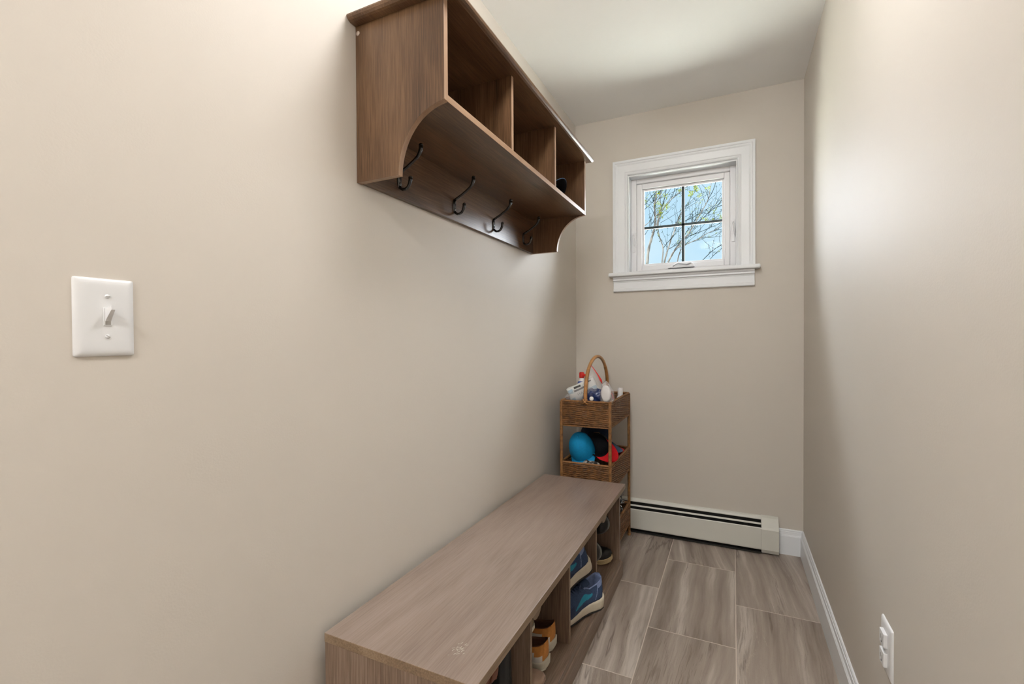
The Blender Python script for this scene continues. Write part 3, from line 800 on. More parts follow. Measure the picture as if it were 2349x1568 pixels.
# bottle with red cap
bt_ = empty('spray_bottle', (-.738, 2.43, .70)); tag(bt_, 'blue and white bottle with red cap standing behind the handle', 'bottle')
b = MB(); b.lathe([(.026, 0), (.028, .004), (.028, .150), (.024, .180), (.013, .205), (.011, .215), (.0001, .215)], (-.738, 2.43, .703), (0, 0, 1), 28); at(b.obj('body', M['white'], bt_), bt_)
b = MB(); b.lathe([(.0284, .060), (.0284, .150), (.0245, .180), (.018, .195)], (-.738, 2.43, .703), (0, 0, 1), 28); at(b.obj('sticker', M['blue_label'], bt_), bt_)['label'] = 'blue label'
b = MB(); b.lathe([(.013, .212), (.0135, .216), (.0135, .236), (.011, .243), (.0001, .244)], (-.738, 2.43, .703), (0, 0, 1), 24); b.tube([(-.738, 2.43, .935), (-.715, 2.42, .930), (-.700, 2.415, .922)], [.008, .007, .006], 8)
at(b.obj('cap', M['red'], bt_), bt_)
# white capped bottle at the back right
wb_ = empty('white_bottle', (-.566, 2.60, .70)); tag(wb_, 'white bottle whose cap shows above the back right basket rim', 'bottle')
b = MB(); b.lathe([(.018, 0), (.0195, .003), (.0195, .095), (.014, .108), (.012, .112), (.0001, .112)], (-.5685, 2.60, .703), (0, 0, 1), 24); at(b.obj('body', M['white'], wb_), wb_)
b = MB(); b.lathe([(.0145, .108), (.0148, .110), (.0148, .146), (.0135, .1485), (.0001, .149)], (-.5685, 2.60, .703), (0, 0, 1), 24); at(b.obj('cap', M['white'], wb_), wb_)

# ------------------------------------------------------------------ caps
def cap_material(name, c, rough=.8): return plain(name, c, rough, .08, 120, .25, 700, spec=.3)
M['c_blue'] = cap_material('bright_blue_cotton', srgb(10, 136, 188))
M['c_navy'] = cap_material('navy_cotton', srgb(30, 44, 66)); M['c_slate'] = cap_material('slate_blue_cotton', srgb(66, 88, 112))
M['c_black'] = cap_material('black_cotton', srgb(24, 23, 25)); M['c_red'] = cap_material('red_cotton', srgb(196, 18, 28))
M['c_dark'] = cap_material('dark_lining', srgb(14, 16, 22))
def baseball_cap(name, label, crown, brim_top, brim_under, cen, fwd, up, R_=.088, hgt=.105, brim_len=.070, group=None, extra=None, curve=.022):
    """crown centre at the middle of the head opening; fwd = towards brim, up = top of the crown"""
    f = Vector(fwd).normalized(); u = Vector(up); u = (u-f*u.dot(f)).normalized(); r = f.cross(u)
    C_ = Vector(cen)
    def W(x, y, z): return C_+f*x+r*y+u*z
    root = empty(name, C_); tag(root, label, 'cap')
    b = MB()
    def dome(a, t, k=1.0):
        th = a*2*PI; ph = t*PI/2
        seam = 1-.012*abs(math.cos(3*th))**12
        rr = R_*math.cos(ph)**.72*seam*k
        return W(rr*math.cos(th)*1.06, rr*math.sin(th)*.92, hgt*math.sin(ph)*k+.0)
    b.grid(lambda a, t: crumple(dome(a, t), .002, 25), 49, 16)
    b.grid(lambda a, t: crumple(dome(a, t, .97), .002, 25), 49, 16, mi=1)
    o = b.obj('crown', [crown, M['c_dark']], root); at(o, root)
    bb = MB(); bb.lathe([(.0062, 0), (.0055, .003), (.0001, .0045)], W(0, 0, hgt-.001), u, 14); q = bb.obj('button', crown, o); q.data.transform(Matrix.Translation(-root.location))
    # brim
    vb = MB()
    def brim(a, t, dz):
        th = (a-.5)*PI*.74
        x0_ = R_*1.04*math.cos(th); y0_ = R_*.92*math.sin(th)
        L = brim_len*(math.cos(th*1.22)**.6 if math.cos(th*1.22) > 0 else 0)
        y = y0_*(1+.02*t)
        x = x0_+L*t
        z = .004-curve*(y/(R_*.92))**2*(.4+.6*t)-.10*L*t+dz
        return W(x, y, z)
    vb.grid(lambda a, t: brim(a, t, .0015), 31, 8, mi=0); vb.grid(lambda a, t: brim(a, t, -.0015), 31, 8, mi=1)
    vb.grid(lambda a, t: brim(a, 1.0, -.0015+.003*t), 31, 2, mi=0)
    at(vb.obj('brim', [brim_top, brim_under], root), root)
    if extra: extra(W, root, o, R_, hgt)
    return root
baseball_cap('baseball_cap', 'bright blue baseball cap at the left of the middle basket', M['c_blue'], M['c_blue'], M['c_blue'],
             (-.716, 2.368, .540), (.30, -.80, -.62), (-.16, -.20, .95), .072, .108, .058, curve=.010)
def stripe(W, root, o, R_, hgt):
    b = MB(); pts = []
    for k in range(9):
        a = 1.9+.10*k; pts.append(W(R_*.99*math.cos(a)*1.06, R_*.99*math.sin(a)*.92, .022+.002*(k % 2)))
    b.tube(pts, .0012, 5); at(b.obj('buckle_strap', M['cane'], root), root)
baseball_cap('baseball_cap', 'dark navy baseball cap at the back of the middle basket under the top basket', M['c_navy'], M['c_slate'], M['c_slate'],
             (-.690, 2.53, .580), (.93, -.14, -.34), (.12, -.10, .95), .084, .088, .078, curve=.030)
baseball_cap('baseball_cap', 'black baseball cap with red brim underside in the middle basket', M['c_black'], M['c_black'], M['c_red'],
             (-.630, 2.335, .583), (.84, -.12, -.44), (-.45, .75, .20), .063, .078, .060, extra=stripe, curve=.006)
b = MB(); b.grid(lambda u, v: crumple((-.715+.13*u, 2.262+.05*v, .472+.030*math.sin(u*PI)*math.sin(v*PI)+.012), .010, 42, 9), 26, 14)
b.grid(lambda u, v: crumple((-.715+.13*u, 2.262+.05*v, .470-.03*math.sin(u*PI)*math.sin(v*PI)), .010, 42, 9), 26, 14)
mc, ntc, pcx, outc = new_mat('black_white_print_cloth'); pcx.inputs['Roughness'].default_value = .85
tcx = N(ntc, 'ShaderNodeTexCoord'); nn = N(ntc, 'ShaderNodeTexNoise'); nn.inputs['Scale'].default_value = 48; Lk(ntc, tcx, 'Object', nn, 'Vector')
rr_ = ramp(ntc, [(.44, srgb(30, 30, 30)), (.56, srgb(168, 163, 156))]); Lk(ntc, nn, 'Fac', rr_, 'Fac'); Lk(ntc, rr_, 'Color', pcx, 'Base Color')
tag(b.obj('cloth', mc), 'crumpled black and white patterned cloth at the front of the middle basket', 'cloth')
b = MB(); b.grid(lambda u, v: crumple((-.567+.024*math.sin(v*PI)*math.cos(u*2*PI), 2.59+.024*math.sin(v*PI)*math.sin(u*2*PI), .500+.02*math.cos(v*PI)), .006, 40, 2), 20, 12)
tag(b.obj('cloth', M['c_red']), 'small scrap of red cloth at the back right of the middle basket', 'cloth')
# bottom basket: dog lead with metal rings over a dark pouch
b = MB(); b.grid(lambda u, v: crumple((-.615+.055*math.sin(v*PI)*math.cos(u*2*PI), 2.55+.10*math.sin(v*PI)*math.sin(u*2*PI), .125+.050*math.cos(v*PI)), .012, 30, 4), 30, 16)
M['blk_nylon'] = plain('black_nylon', srgb(30, 30, 33), .6, .2, 90, .3, 500)
tag(b.obj('pouch', M['blk_nylon']), 'black nylon pouch lying in the bottom basket', 'pouch')
M['chrome'] = plain('steel_link', srgb(176, 180, 186), .22, .05, 40, metal=1.0)
ch = empty('chain', (-.562, 2.60, .17)); tag(ch, 'chain of steel rings piled in the bottom wicker basket', 'chain')
rc = random.Random(3)
for k in range(11):
    c = Vector((-.578+rc.uniform(-.012, .016), 2.55+.009*k, .178+.052*(k/10)**1.3+rc.uniform(-.006, .006)))
    e1 = Vector((rc.uniform(-1, 1), rc.uniform(-1, 1), rc.uniform(-.6, 1))).normalized(); e2 = e1.orthogonal().normalized(); R0 = .0125
    b = MB(); b.tube([c+e1*R0*math.cos(a)+e2*R0*math.sin(a) for a in [2*PI*j/20 for j in range(20)]], .0024, 7, closed=True)
    at(b.obj('ring', M['chrome'], ch), ch)

# ------------------------------------------------------------------ cap in the wall shelf cubby
baseball_cap('baseball_cap', 'small dark slate cap lying in the far cubby of the wall shelf', M['c_slate'], M['c_slate'], M['c_dark'],
             (-.712, 1.835, 1.742), (.85, -.35, .25), (-.25, .30, .95), .058, .055, .050, curve=.040)

# ================================================================== SHOES
def shoe(name, label, mats, rimq=.33, tread=True, nu=90, nv=72, L=.285, Wd=.104, col_h=.088, toe_h=.052, sole_heel=.036, sole_toe=.022, group=None, open_to=.44, zone=None, laces=True,
         heel_flare=0.0, rim_front=None, lug=False, parts=True, cat='shoe', pointed=0.0):
    """mats: upper, lining, midsole, outsole, accent, laces. Local frame: heel at x=0, toe at x=L, sole on z=0."""
    root = empty(name); tag(root, label, cat, group)
    ts = [0, .02, .06, .12, .2, .32, .45, .58, .70, .80, .88, .94, .98, 1.0]
    wd = [.0, .46, .65, .74, .75, .70, .74, .90, 1.0, .98, .86-pointed*.2, .64-pointed*.2, .36-pointed*.1, 0]
    wf = interp(ts, wd); cyf = interp([0, .3, .6, .85, 1], [0, 0, .004, .008, .010])
    def zb(t):   # underside
        return .010*max(0, (.10-t)/.10)**2 + .016*max(0, (t-.78)/.22)**2
    def zt(t): return zb(t)+sole_heel+(sole_toe-sole_heel)*min(1, max(0, (t-.25)/.45))
    NU, NS = 56, 40
    st = [.5-.5*math.cos(PI*i/(NU-1)) for i in range(NU)]
    # sole
    b = MB()
    def sole(u, v):
        t = .5-.5*math.cos(PI*u); w_ = wf(t)*Wd/2*(1+heel_flare*max(0, 1-t*4))
        a = v*2*PI; sy = math.cos(a); sz = math.sin(a)
        yy = (abs(sy)**.35)*(1 if sy >= 0 else -1)*w_; k = (abs(sz)**.5)*(1 if sz >= 0 else -1)
        zm = (zb(t)+zt(t))/2; hh = (zt(t)-zb(t))/2
        bulge = 1.0+.05*math.cos(a)**2*math.sin(3*a)
        e = max(0, min(1, w_/(Wd*.14)))**.5
        return Vector((t*L, cyf(t)+yy*bulge, zm+hh*k*(.25+.75*e)+.002))
    b.grid(sole, NU, 33); at(b.obj('midsole', mats[2], root), root)
    # outsole: thin slab with cross lugs
    b = MB()
    def osl(u, v):
        t = .02+(.5-.5*math.cos(PI*u))*.96; w_ = wf(t)*Wd/2*.97; a = v*2*PI
        yy = (abs(math.cos(a))**.4)*(1 if math.cos(a) >= 0 else -1)*w_
        return Vector((t*L, cyf(t)+yy, zb(t)+.003+.0028*(1 if math.sin(a) >= 0 else -1)*min(1, abs(math.sin(a))*3)))
    b.grid(osl, 40, 25)
    n = 15
    for i in range(n if tread else 0):
        t = .06+.86*i/(n-1); w_ = wf(t)*Wd/2*(1.0 if lug else .93); z = zb(t)
        if .34 < t < .52 and not lug: continue
        b.box(t*L-.0055, t*L+.0055, cyf(t)-w_, cyf(t)+w_, z-.0012 if not lug else z-.004, z+.004, .0012, seg=1)
    at(b.obj('outsole', mats[3], root), root)
    # upper with an open collar
    rimh = interp([0, .05, .15, .28, open_to, open_to+.05], [col_h, col_h, col_h*.86, col_h*.74, (rim_front or col_h*.98), (rim_front or col_h*.98)])
    top = interp([0, open_to, open_to+.04, .62, .75, .88, .96, 1.0], [col_h, (rim_front or col_h*.98), (rim_front or col_h*.98)*.97, (toe_h+(rim_front or col_h))*.52, toe_h*1.02, toe_h*.90, toe_h*.62, toe_h*.10])
    def upper(u, v):
        t = (.5-.5*math.cos(PI*u))*.985
        X_ = .005+t*(L-.006); w_ = max(.0004, wf(t)*Wd/2*.95); z0_ = zt(t)-.004
        a = v*PI; y = math.cos(a); s_ = math.sin(a)
        closed = Vector((X_, cyf(t)+w_*(abs(y)**.8)*(1 if y >= 0 else -1), z0_+top(t)*(s_**.62)))
        q = min(v, 1-v); sgn = 1 if v < .5 else -1
        rh = rimh(t)
        if q < .30:
            f = q/.30; yy = w_*(1+.06*math.sin(f*PI)-.26*f*f); z = z0_+rh*f
        elif q < .36:
            f = (q-.30)/.06; yy = w_*(.80-.12*f); z = z0_+rh+.003*math.sin(f*PI)
        else:
            f = (q-.36)/.14; yy = w_*(.68-.02*f)*(1-f*.98); z = z0_+rh*(1-min(1, f*2.4))+.004
            if f*2.4 < 1: yy = w_*.68
            else: yy = w_*.68*(1-(f-.4167)/.5833)
        # collar leans in at the very back
        opn = Vector((X_, cyf(t)+yy*sgn, z))
        o_ = max(0, min(1, (open_to+.03-t)/.06)); hb = max(0, min(1, (t-.030)/.03))
        if hb < 1:   # heel wall: close the cup
            if q >= .30: opn.z = opn.z if q < .36 else (z0_+rh*.98)*(1-hb)+opn.z*hb
        return closed.lerp(opn, o_)
    def zn(u, v):
        t = (.5-.5*math.cos(PI*u))*.985; q = min(v, 1-v)
        if t < open_to+.01 and q > rimq and t > .03: return 1
        return zone(t, q, v < .5) if zone else 0
    b = MB(); b.grid(upper, nu, nv, mi=zn)
    at(b.obj('upper', [mats[0], mats[1], mats[4], mats[6] if len(mats) > 6 else mats[0]], root), root)
    if laces:
        b = MB()
        def tongue(u, v):
            t = open_to-.06+.06*u*1.0; yy = (v-.5)*.046
            return Vector((t*L-.012*(1-u)+.004, cyf(t)+yy, zt(t)+top(open_to)+.010*(1-u)-abs(v-.5)**2*.03))
        b.grid(tongue, 8, 9); b.grid(lambda u, v: tongue(u, v)-Vector((0, 0, .004)), 8, 9)
        at(b.obj('tongue', mats[0], root), root)
        b = MB()
        for k in range(6):
            t = open_to+.02+.045*k; wz = .020+.001*k
            zc = zt(t)-.004+top(t)
            b.tube([(t*L, cyf(t)-wz, zc-.009), (t*L+.003, cyf(t)-wz*.5, zc-.001), (t*L+.004, cyf(t), zc+.003), (t*L+.003, cyf(t)+wz*.5, zc-.001), (t*L, cyf(t)+wz, zc-.009)], .0024, 6)
            if k: b.tube([(t*L, cyf(t)-wz, zc-.007), (t*L-.006, cyf(t), zc+.006), (t*L-.010, cyf(t)+wz, zc-.005)], .0022, 6)
        for sgn in (-1, 1):
            t = open_to+.02; zc = zt(t)+top(t)
            b.tube([(t*L, cyf(t), zc+.004), (t*L+.010, cyf(t)+sgn*.014, zc+.008), (t*L+.024, cyf(t)+sgn*.024, zc-.002), (t*L+.012, cyf(t)+sgn*.016, zc-.002), (t*L, cyf(t), zc+.003)], .0018, 6)
        at(b.obj('laces', mats[5], root), root)
    return root
def pose(root, heel, yaw, pitch=0, roll=0):
    """heel: world point of the sole's heel end; yaw: heading of the toe; pitch>0 toe up; roll about the long axis"""
    Mx = Matrix.Translation(Vector(heel)) @ Matrix.Rotation(math.radians(yaw), 4, 'Z') @ Matrix.Rotation(-math.radians(pitch), 4, 'Y') @ Matrix.Rotation(math.radians(roll), 4, 'X')
    root.matrix_world = Mx
    return root
def copy_tree(o, parent=None):
    c = o.copy(); COL.objects.link(c)
    if parent: c.parent = parent
    for chd in list(o.children): copy_tree(chd, c)
    return c
M['run_mesh'] = plain('blue_knit_mesh', srgb(44, 64, 96), .75, .35, 420, .5, 900)
M['run_lining'] = plain('pale_blue_lining', srgb(118, 134, 172), .8, .12, 90)
M['run_mid'] = plain('cream_foam', srgb(206, 196, 176), .6, .05, 60, .1, 300)
M['run_out'] = plain('black_rubber', srgb(30, 28, 27), .6, .1, 60)
M['run_acc'] = plain('teal_overlay', srgb(24, 128, 158), .45, .1, 60)
M['run_lace'] = plain('navy_lace', srgb(46, 60, 92), .8, .1, 300)
M['run_navy'] = plain('navy_overlay', srgb(22, 40, 74), .6, .15, 200)
def run_zone(t, q, left):
    # pointed chevron on the side, navy overlay towards the toe, pale heel stripe
    if t < .15 and q > .225: return 1
    a = (t-.25)/.36
    if 0 < a < 1 and abs(q-(.05+.14*(1-a))) < .070*(1-abs(2*a-.9)*.8): return 2
    if t > .62 and q < .16: return 3
    if t < .60 and q < .035: return 3
    if abs(t-(.13+.30*(.30-q))) < .006 and q < .28: return 1
    return 0
rm = [M['run_mesh'], M['run_lining'], M['run_mid'], M['run_out'], M['run_acc'], M['run_lace'], M['run_navy']]
r1 = shoe('running_shoe', 'lower blue running shoe with cream sole, heel jutting over the bench plinth', rm, L=.270, Wd=.104, col_h=.066, toe_h=.052, sole_heel=.047, sole_toe=.028, open_to=.37, zone=run_zone, heel_flare=.12, rimq=.29, nu=170, nv=120, group='blue running shoes')
r2 = copy_tree(r1); r2['label'] = 'upper blue running shoe stacked heel-up on its mate in the bench'
pose(r1, (-.468, 1.775, .096), 238, 0, 0)
pose(r2, (-.506, 1.762, .244), 236, -20, 0)

M['snk_white'] = plain('white_leather', srgb(214, 210, 202), .5, .03, 60, .1, 500)
M['snk_tan'] = plain('tan_suede', srgb(190, 126, 62), .85, .10, 120, .3, 700)
M['snk_in'] = plain('brown_lining', srgb(86, 52, 34), .85, .15, 90)
M['snk_sole'] = plain('off_white_rubber', srgb(208, 202, 184), .55, .03, 60)
def tan_zone(t, q, left):
    if t < .44:
        line = .15+.10*max(0, 1-abs(t-.10)/.05)*1.0 - .06*max(0, (t-.2)/.2)
        if t < .035: return 2
        if q > (.20 if t > .13 else .12): return 2
    return 0
sm = [M['snk_white'], M['snk_in'], M['snk_sole'], M['snk_sole'], M['snk_tan'], M['snk_white'], M['snk_white']]
s1 = shoe('sneaker', 'white sneaker with tan heel, nearer of the pair, heel facing out', sm, tread=False, rimq=.30, nu=130, nv=100, L=.262, Wd=.094, col_h=.052, toe_h=.044, sole_heel=.030, sole_toe=.026, zone=tan_zone, group='tan and white sneakers')
s2 = copy_tree(s1); s2['label'] = 'white sneaker with tan heel, farther of the pair, against the divider'
pose(s1, (-.522, 1.362, .092), 180, 0, 0)
pose(s2, (-.534, 1.458, .092), 181, 0, 0)
M['nude'] = plain('nude_leather', srgb(172, 144, 124), .45, .04, 60)
M['nude_in'] = plain('dark_brown_insole', srgb(60, 38, 26), .7, .1, 60)
M['tan_sole'] = plain('tan_rubber', srgb(150, 134, 104), .6, .08, 60)
f1 = shoe('flat_shoe', 'nude leather slip-on flat with its toe facing out beside the sneakers', [M['nude'], M['nude_in'], M['nude'], M['tan_sole'], M['nude'], M['nude'], M['nude']], L=.245, Wd=.086, col_h=.046, toe_h=.030, sole_heel=.010, sole_toe=.008, laces=False, open_to=.66, rim_front=.030, cat='shoe')
pose(f1, (-.745, 1.240, .093), 8, 0, 0)
f2 = shoe('flat_shoe', 'olive-beige shoe resting high on top of the sneakers in the bench', [M['tan_sole'], M['nude_in'], M['snk_sole'], M['snk_sole'], M['tan_sole'], M['nude'], M['tan_sole']], L=.240, Wd=.088, col_h=.046, toe_h=.040, sole_heel=.016, sole_toe=.015, laces=False, open_to=.55, rim_front=.040)
pose(f2, (-.800, 1.300, .198), 8, 0, 0)
# black shoes in the far cubby
M['blk'] = plain('black_leather', srgb(20, 19, 19), .45, .2, 60); M['blk_in'] = plain('black_lining', srgb(12, 12, 12), .9, .1, 60)
M['gry_sole'] = plain('grey_foam', srgb(112, 114, 110), .6, .05, 60); M['crm_sole'] = plain('cream_rubber', srgb(196, 174, 132), .55, .04, 60)
bm1 = [M['blk'], M['blk_in'], M['crm_sole'], M['crm_sole'], M['blk'], M['blk'], M['blk']]
bm2 = [M['blk'], M['blk_in'], M['gry_sole'], M['run_out'], M['blk'], M['blk'], M['blk']]
k1 = shoe('canvas_shoe', 'black shoe with cream rubber sole on the floor of the far bench cubby', bm1, tread=False, L=.255, Wd=.084, col_h=.056, toe_h=.046, sole_heel=.026, sole_toe=.024, laces=False)
pose(k1, (-.757, 2.116, .092), 0, 0, 0)
k2 = shoe('sneaker', 'upper black sneaker with grey sole turned on its side in the far cubby', bm2, L=.270, Wd=.100, col_h=.066, toe_h=.050, sole_heel=.032, sole_toe=.026, group='black sneakers with grey soles')
k3 = copy_tree(k2); k3['label'] = 'lower black sneaker with grey sole turned on its side beside the divider'
pose(k2, (-.772, 2.112, .272), -2, 0, 78)
pose(k3, (-.785, 2.020, .178), -2, 0, 78)
k4 = shoe('canvas_shoe', 'plain black shoe on the cubby floor beside the divider, mostly hidden', [M['blk'], M['blk_in'], M['blk'], M['run_out'], M['blk'], M['blk'], M['blk']], L=.250, Wd=.090, col_h=.050, toe_h=.042, sole_heel=.018, sole_toe=.016, laces=False)
pose(k4, (-.790, 1.912, .092), 0, 0, 0)
# near cubby: black boot and brown lug-soled shoe
M['blk_soft'] = plain('soft_black_nylon', srgb(17, 19, 19), .5, .3, 40, .3, 60)
g1 = shoe('ankle_boot', 'black ankle boot standing against the divider in the nearest bench cubby', [M['blk_soft'], M['blk_in'], M['run_out'], M['run_out'], M['blk_soft'], M['blk'], M['blk_soft']], L=.270, Wd=.100, col_h=.215, toe_h=.060, sole_heel=.028, sole_toe=.020, rim_front=.205, open_to=.42, cat='boot')
pose(g1, (-.530, 1.103, .0935), 180, 0, 0)
M['brn'] = plain('reddish_brown_rubber', srgb(112, 66, 46), .65, .1, 60)
g2 = shoe('lug_soled_shoe', 'brown lug-soled shoe tipped on its side on top of the nearest cubby pile', [M['brn'], M['nude_in'], M['brn'], M['brn'], M['brn'], M['brn'], M['brn']], L=.265, Wd=.098, col_h=.060, toe_h=.045, sole_heel=.034, sole_toe=.030, lug=True, laces=False)
pose(g2, (-.492, .970, .360), 180, 0, -80)

# ================================================================== LAMPS (room fixture above the bench, plus an unseen one added as fill)
def lamp(name, x, y, mat, label, r=.15):
    root = empty(name, (x, y, H)); tag(root, label, 'ceiling lamp')
    at(MB().lathe([(r*.95, 0), (r*.95, -.018), (r*.90, -.022), (.0001, -.022)], (x, y, H), (0, 0, 1), 40).obj('base', M['nickel'], root), root)
    at(MB().lathe([(r*.88, -.022), (r, -.034), (r*.96, -.062), (r*.78, -.088), (r*.45, -.106), (.0001, -.112)], (x, y, H), (0, 0, 1), 40).obj('lamp_shade', mat, root), root)
lamp('ceiling_lamp', LAMP_XY[0], LAMP_XY[1], M['lamp'], 'round flush ceiling lamp above the bench, outside the frame')
lamp('ceiling_lamp', -.28, -1.15, M['fill_lamp'], 'added round fill lamp on the ceiling behind the viewer, unseen')  # no known source here; added behind the camera as fill light

# ================================================================== OUTSIDE
M['grass'] = plain('pale_paving', srgb(196, 196, 186), .9, .3, 3.0)  # unseen ground, coloured pale to bounce daylight up to the ceiling
g = MB(); g.box(-40, 40, D+T+.3, 80, -.9, -.6); tag(g.obj('ground', M['grass']), 'unseen ground outside the window, made pale to bounce light in', 'ground', kind='structure')
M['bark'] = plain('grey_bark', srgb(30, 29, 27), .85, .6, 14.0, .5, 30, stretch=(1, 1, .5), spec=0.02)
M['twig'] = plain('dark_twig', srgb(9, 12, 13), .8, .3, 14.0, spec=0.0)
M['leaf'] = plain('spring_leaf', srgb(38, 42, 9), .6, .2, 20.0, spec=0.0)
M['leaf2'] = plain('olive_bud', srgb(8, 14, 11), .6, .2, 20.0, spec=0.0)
CAMO = Vector((0, 0, 1.1282))
def wpt(px, py, y):      # place a branch point at depth y (world metres)
    u = 1480+px*.14035; v = 400+py*.14035
    d = RT*((u-1174.5)/FPX)+DN*((v-789.57)/FPX)+FW
    return CAMO+d*(y/d.y)
def tree(label, y, thick, thin, blobs, seed, trunk_base):
    rnd = random.Random(seed); K = y*.14035/FPX*1.10
    root = empty('tree', (trunk_base[0], y, -.6)); tag(root, label, 'tree')
    bt, bw_, lf = MB(), MB(), MB()
    ends = []
    for pts, w0, w1, dy in thick:
        P = [wpt(a, c, y+dy*(i/len(pts))) for i, (a, c) in enumerate(pts)]
        # smooth by Catmull-Rom
        Q = []
        for i in range(len(P)-1):
            p0, p1, p2, p3 = P[max(0, i-1)], P[i], P[i+1], P[min(len(P)-1, i+2)]
            for k in range(5):
                t = k/5; Q.append(.5*((2*p1)+(p2-p0)*t+(2*p0-5*p1+4*p2-p3)*t*t+(3*p1-p0-3*p2+p3)*t**3))
        Q.append(P[-1]); n = len(Q)
        rad = [(w0+(w1-w0)*i/(n-1))*K/2*(1+.12*math.sin(i*1.7+seed)) for i in range(n)]
        (bt if w0 > 11 else bw_).tube(Q, rad, 8 if w0 > 11 else 6)
        for i in range(3, n, 3): ends.append((Q[i], (Q[i]-Q[i-1]).normalized(), rad[i]))
        ends += [(Q[-1], (Q[-1]-Q[-2]).normalized(), rad[-1])]*2
    # trunk down to the ground
    for (pt, w0, base) in trunk_base[1]:
        p = wpt(pt[0], pt[1], y); q = Vector((base, y, -.6))
        bt.tube([p.lerp(q, k/6)+Vector((.05*math.sin(k), 0, 0))*(1 if 0 < k < 6 else 0) for k in range(7)], [w0*K/2*(1+.6*k/6) for k in range(7)], 8)
    # twigs and buds
    for (p, d, r) in ends:
        if rnd.random() < .35: leafc(lf, p+Vector((rnd.gauss(0, .06), rnd.gauss(0, .06), rnd.gauss(0, .06))), rnd, rnd.randint(1, 4), .018, 1)
    for _ in range(thin):
        p, d, r = rnd.choice(ends)
        d = (d+Vector((rnd.uniform(-1, 1), rnd.uniform(-.8, .8), rnd.uniform(-.3, 1)))*.9).normalized()
        L = rnd.uniform(.12, .5)*y/8; q = [p]
        for k in range(4):
            d = (d+Vector((rnd.uniform(-1, 1), rnd.uniform(-1, 1), rnd.uniform(-.6, .9)))*.30).normalized(); q.append(q[-1]+d*L/4)
        bw_.tube(q, [.0034, .0029, .0024, .0020, .0014], 4)
        for k in (2, 3, 4):
            if rnd.random() < .9: leafc(lf, q[k], rnd, rnd.randint(2, 5), .022, 0 if rnd.random() < .25 else 1)
    for (a, c, n, sp_) in blobs:
        for _ in range(n):
            leafc(lf, wpt(a+rnd.gauss(0, sp_), c+rnd.gauss(0, sp_), y+rnd.uniform(-.15, .15)), rnd, 4, .030, 0)
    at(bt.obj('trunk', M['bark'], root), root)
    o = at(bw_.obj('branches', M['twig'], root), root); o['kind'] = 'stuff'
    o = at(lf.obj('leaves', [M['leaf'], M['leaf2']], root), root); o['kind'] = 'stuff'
def leafc(lf, p, rnd, n, s, mi):
    for _ in range(n):
        u = Vector((rnd.uniform(-1, 1), rnd.uniform(-1, 1), rnd.uniform(-1, 1))).normalized(); v = u.orthogonal().normalized(); w_ = u.cross(v)
        c = Vector(p)+Vector((rnd.gauss(0, .5), rnd.gauss(0, .5), rnd.gauss(0, .5)))*s; l = s*rnd.uniform(.6, 1.2)
        lf.add([c, c+u*l*.5+v*l*.28+w_*l*.06, c+u*l, c+u*l*.5-v*l*.28+w_*l*.06], [(0, 1, 2, 3)], mi)
tree('pale-barked tree at the left of the window view, its trunk sunlit', 7.5,
     [([(30, 1480), (55, 1230), (100, 1060), (145, 900), (165, 740), (155, 600), (150, 480), (180, 380), (175, 180)], 40, 18, .3),
      ([(160, 690), (250, 600), (330, 510), (430, 400), (520, 320), (600, 262), (700, 180)], 15, 7, -.3),
      ([(270, 1480), (292, 1210), (240, 1040), (212, 900), (225, 720), (245, 600), (250, 480), (245, 300)], 20, 5, .4),
      ([(190, 900), (205, 790), (225, 700), (238, 640)], 36, 22, 0),
      ([(165, 480), (205, 430), (245, 350), (275, 230), (290, 120)], 14, 8, .1), ([(275, 540), (320, 380), (345, 240), (360, 120)], 10, 6, 0),
      ([(420, 400), (460, 310), (490, 210)], 8, 5, 0), ([(-40, 540), (80, 390), (170, 290), (260, 190)], 9, 6, .2), ([(-40, 600), (60, 510), (130, 440)], 8, 5, 0),
      ([(-40, 860), (70, 770), (125, 660)], 12, 6, .2), ([(-20, 1010), (50, 900), (115, 800)], 8, 5, 0), ([(250, 790), (390, 710), (520, 630), (600, 585)], 6, 3, 0)],
     60, [(180, 480, 7, 16), (245, 570, 9, 22), (340, 520, 9, 24), (320, 350, 5, 20), (250, 650, 8, 14), (570, 250, 6, 12), (210, 310, 6, 14), (10, 430, 5, 12)], 11, (-2.1, [((30, 1480), 42, -2.3), ((270, 1480), 22, -1.9)]))
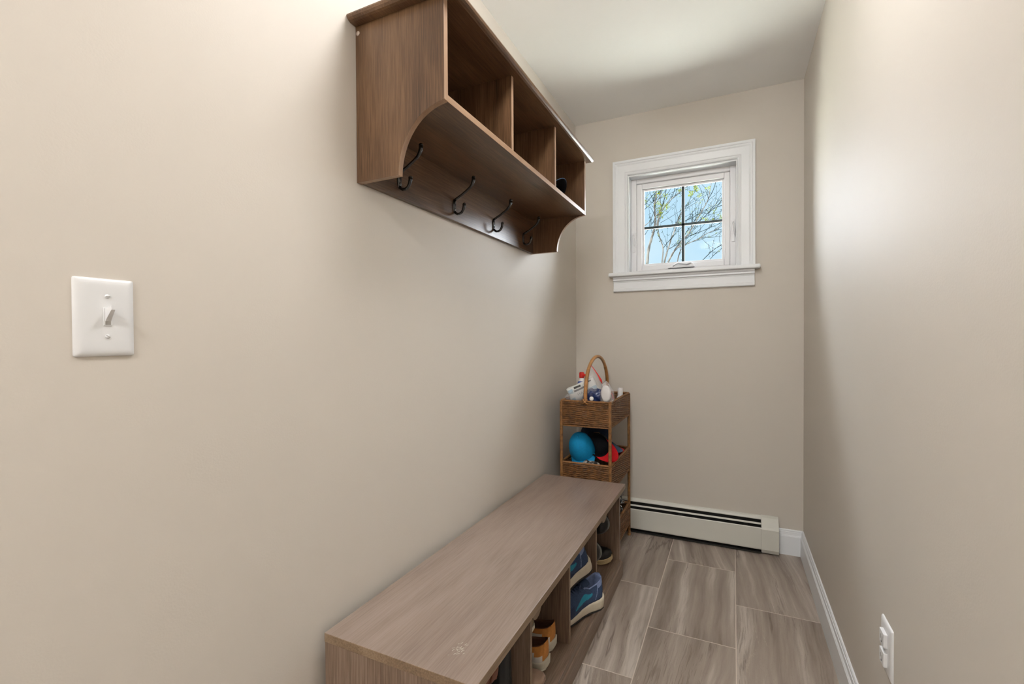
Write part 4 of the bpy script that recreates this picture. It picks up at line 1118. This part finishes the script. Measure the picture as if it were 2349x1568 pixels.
tree('slender forked tree in the middle of the window view', 8.6,
     [([(300, 1480), (350, 1290), (385, 1180), (430, 1040), (475, 930), (495, 800)], 26, 14, .3), ([(500, 830), (530, 770), (565, 690), (600, 600), (640, 480)], 13, 7, 0),
      ([(495, 930), (520, 800), (550, 700), (595, 640)], 9, 5, 0), ([(295, 1205), (350, 1130), (430, 1045)], 9, 7, 0), ([(390, 1215), (500, 1150), (600, 1070), (680, 1010)], 9, 5, 0),
      ([(520, 800), (600, 780), (700, 735), (800, 690), (880, 650), (960, 625), (1020, 640), (1100, 575), (1180, 530), (1300, 485)], 8, 6, .3)],
     36, [(560, 780, 3, 12)], 12, (-1.6, [((300, 1480), 28, -1.7)]))
tree('wide-branching tree filling the right of the window view', 7.9,
     [([(350, 1480), (450, 1290), (530, 1175), (620, 1060), (690, 990), (760, 880), (830, 770), (890, 660), (960, 540), (1030, 400), (1060, 250), (1085, 120)], 28, 8, .5),
      ([(530, 1190), (650, 1150), (760, 1100), (900, 1040), (1000, 970), (1150, 900), (1320, 815)], 15, 6, -.4), ([(520, 1480), (545, 1340), (580, 1240), (620, 1180)], 18, 10, .2),
      ([(650, 1045), (780, 985), (920, 930), (1080, 860), (1200, 810)], 9, 6, 0), ([(820, 800), (960, 700), (1060, 590), (1150, 490), (1230, 400), (1320, 350)], 10, 6, .4),
      ([(1030, 400), (1100, 280), (1140, 170), (1160, 80)], 10, 6, 0), ([(650, 550), (760, 430), (850, 350), (960, 290)], 7, 4, .5), ([(900, 1440), (1060, 1280), (1160, 1200), (1320, 1110)], 11, 8, .6),
      ([(1020, 1430), (1170, 1270), (1320, 1160)], 8, 5, .2), ([(930, 1025), (1100, 1025), (1320, 992)], 6, 4, -.2), ([(680, 740), (850, 735), (1000, 735), (1120, 740)], 4, 3, 0),
      ([(650, 980), (700, 900), (760, 840)], 8, 5, 0), ([(900, 1020), (1000, 1120), (1130, 1220)], 4, 2, 0), ([(960, 700), (1080, 650), (1200, 610), (1310, 590)], 5, 3, .3)],
     80, [(750, 315, 10, 16), (860, 235, 8, 20), (980, 740, 7, 14), (1100, 750, 4, 12), (1040, 230, 6, 14), (1240, 690, 5, 14), (890, 350, 4, 10), (830, 190, 5, 14)], 13, (-1.0, [((350, 1480), 30, -1.5), ((520, 1480), 20, -1.35)]))
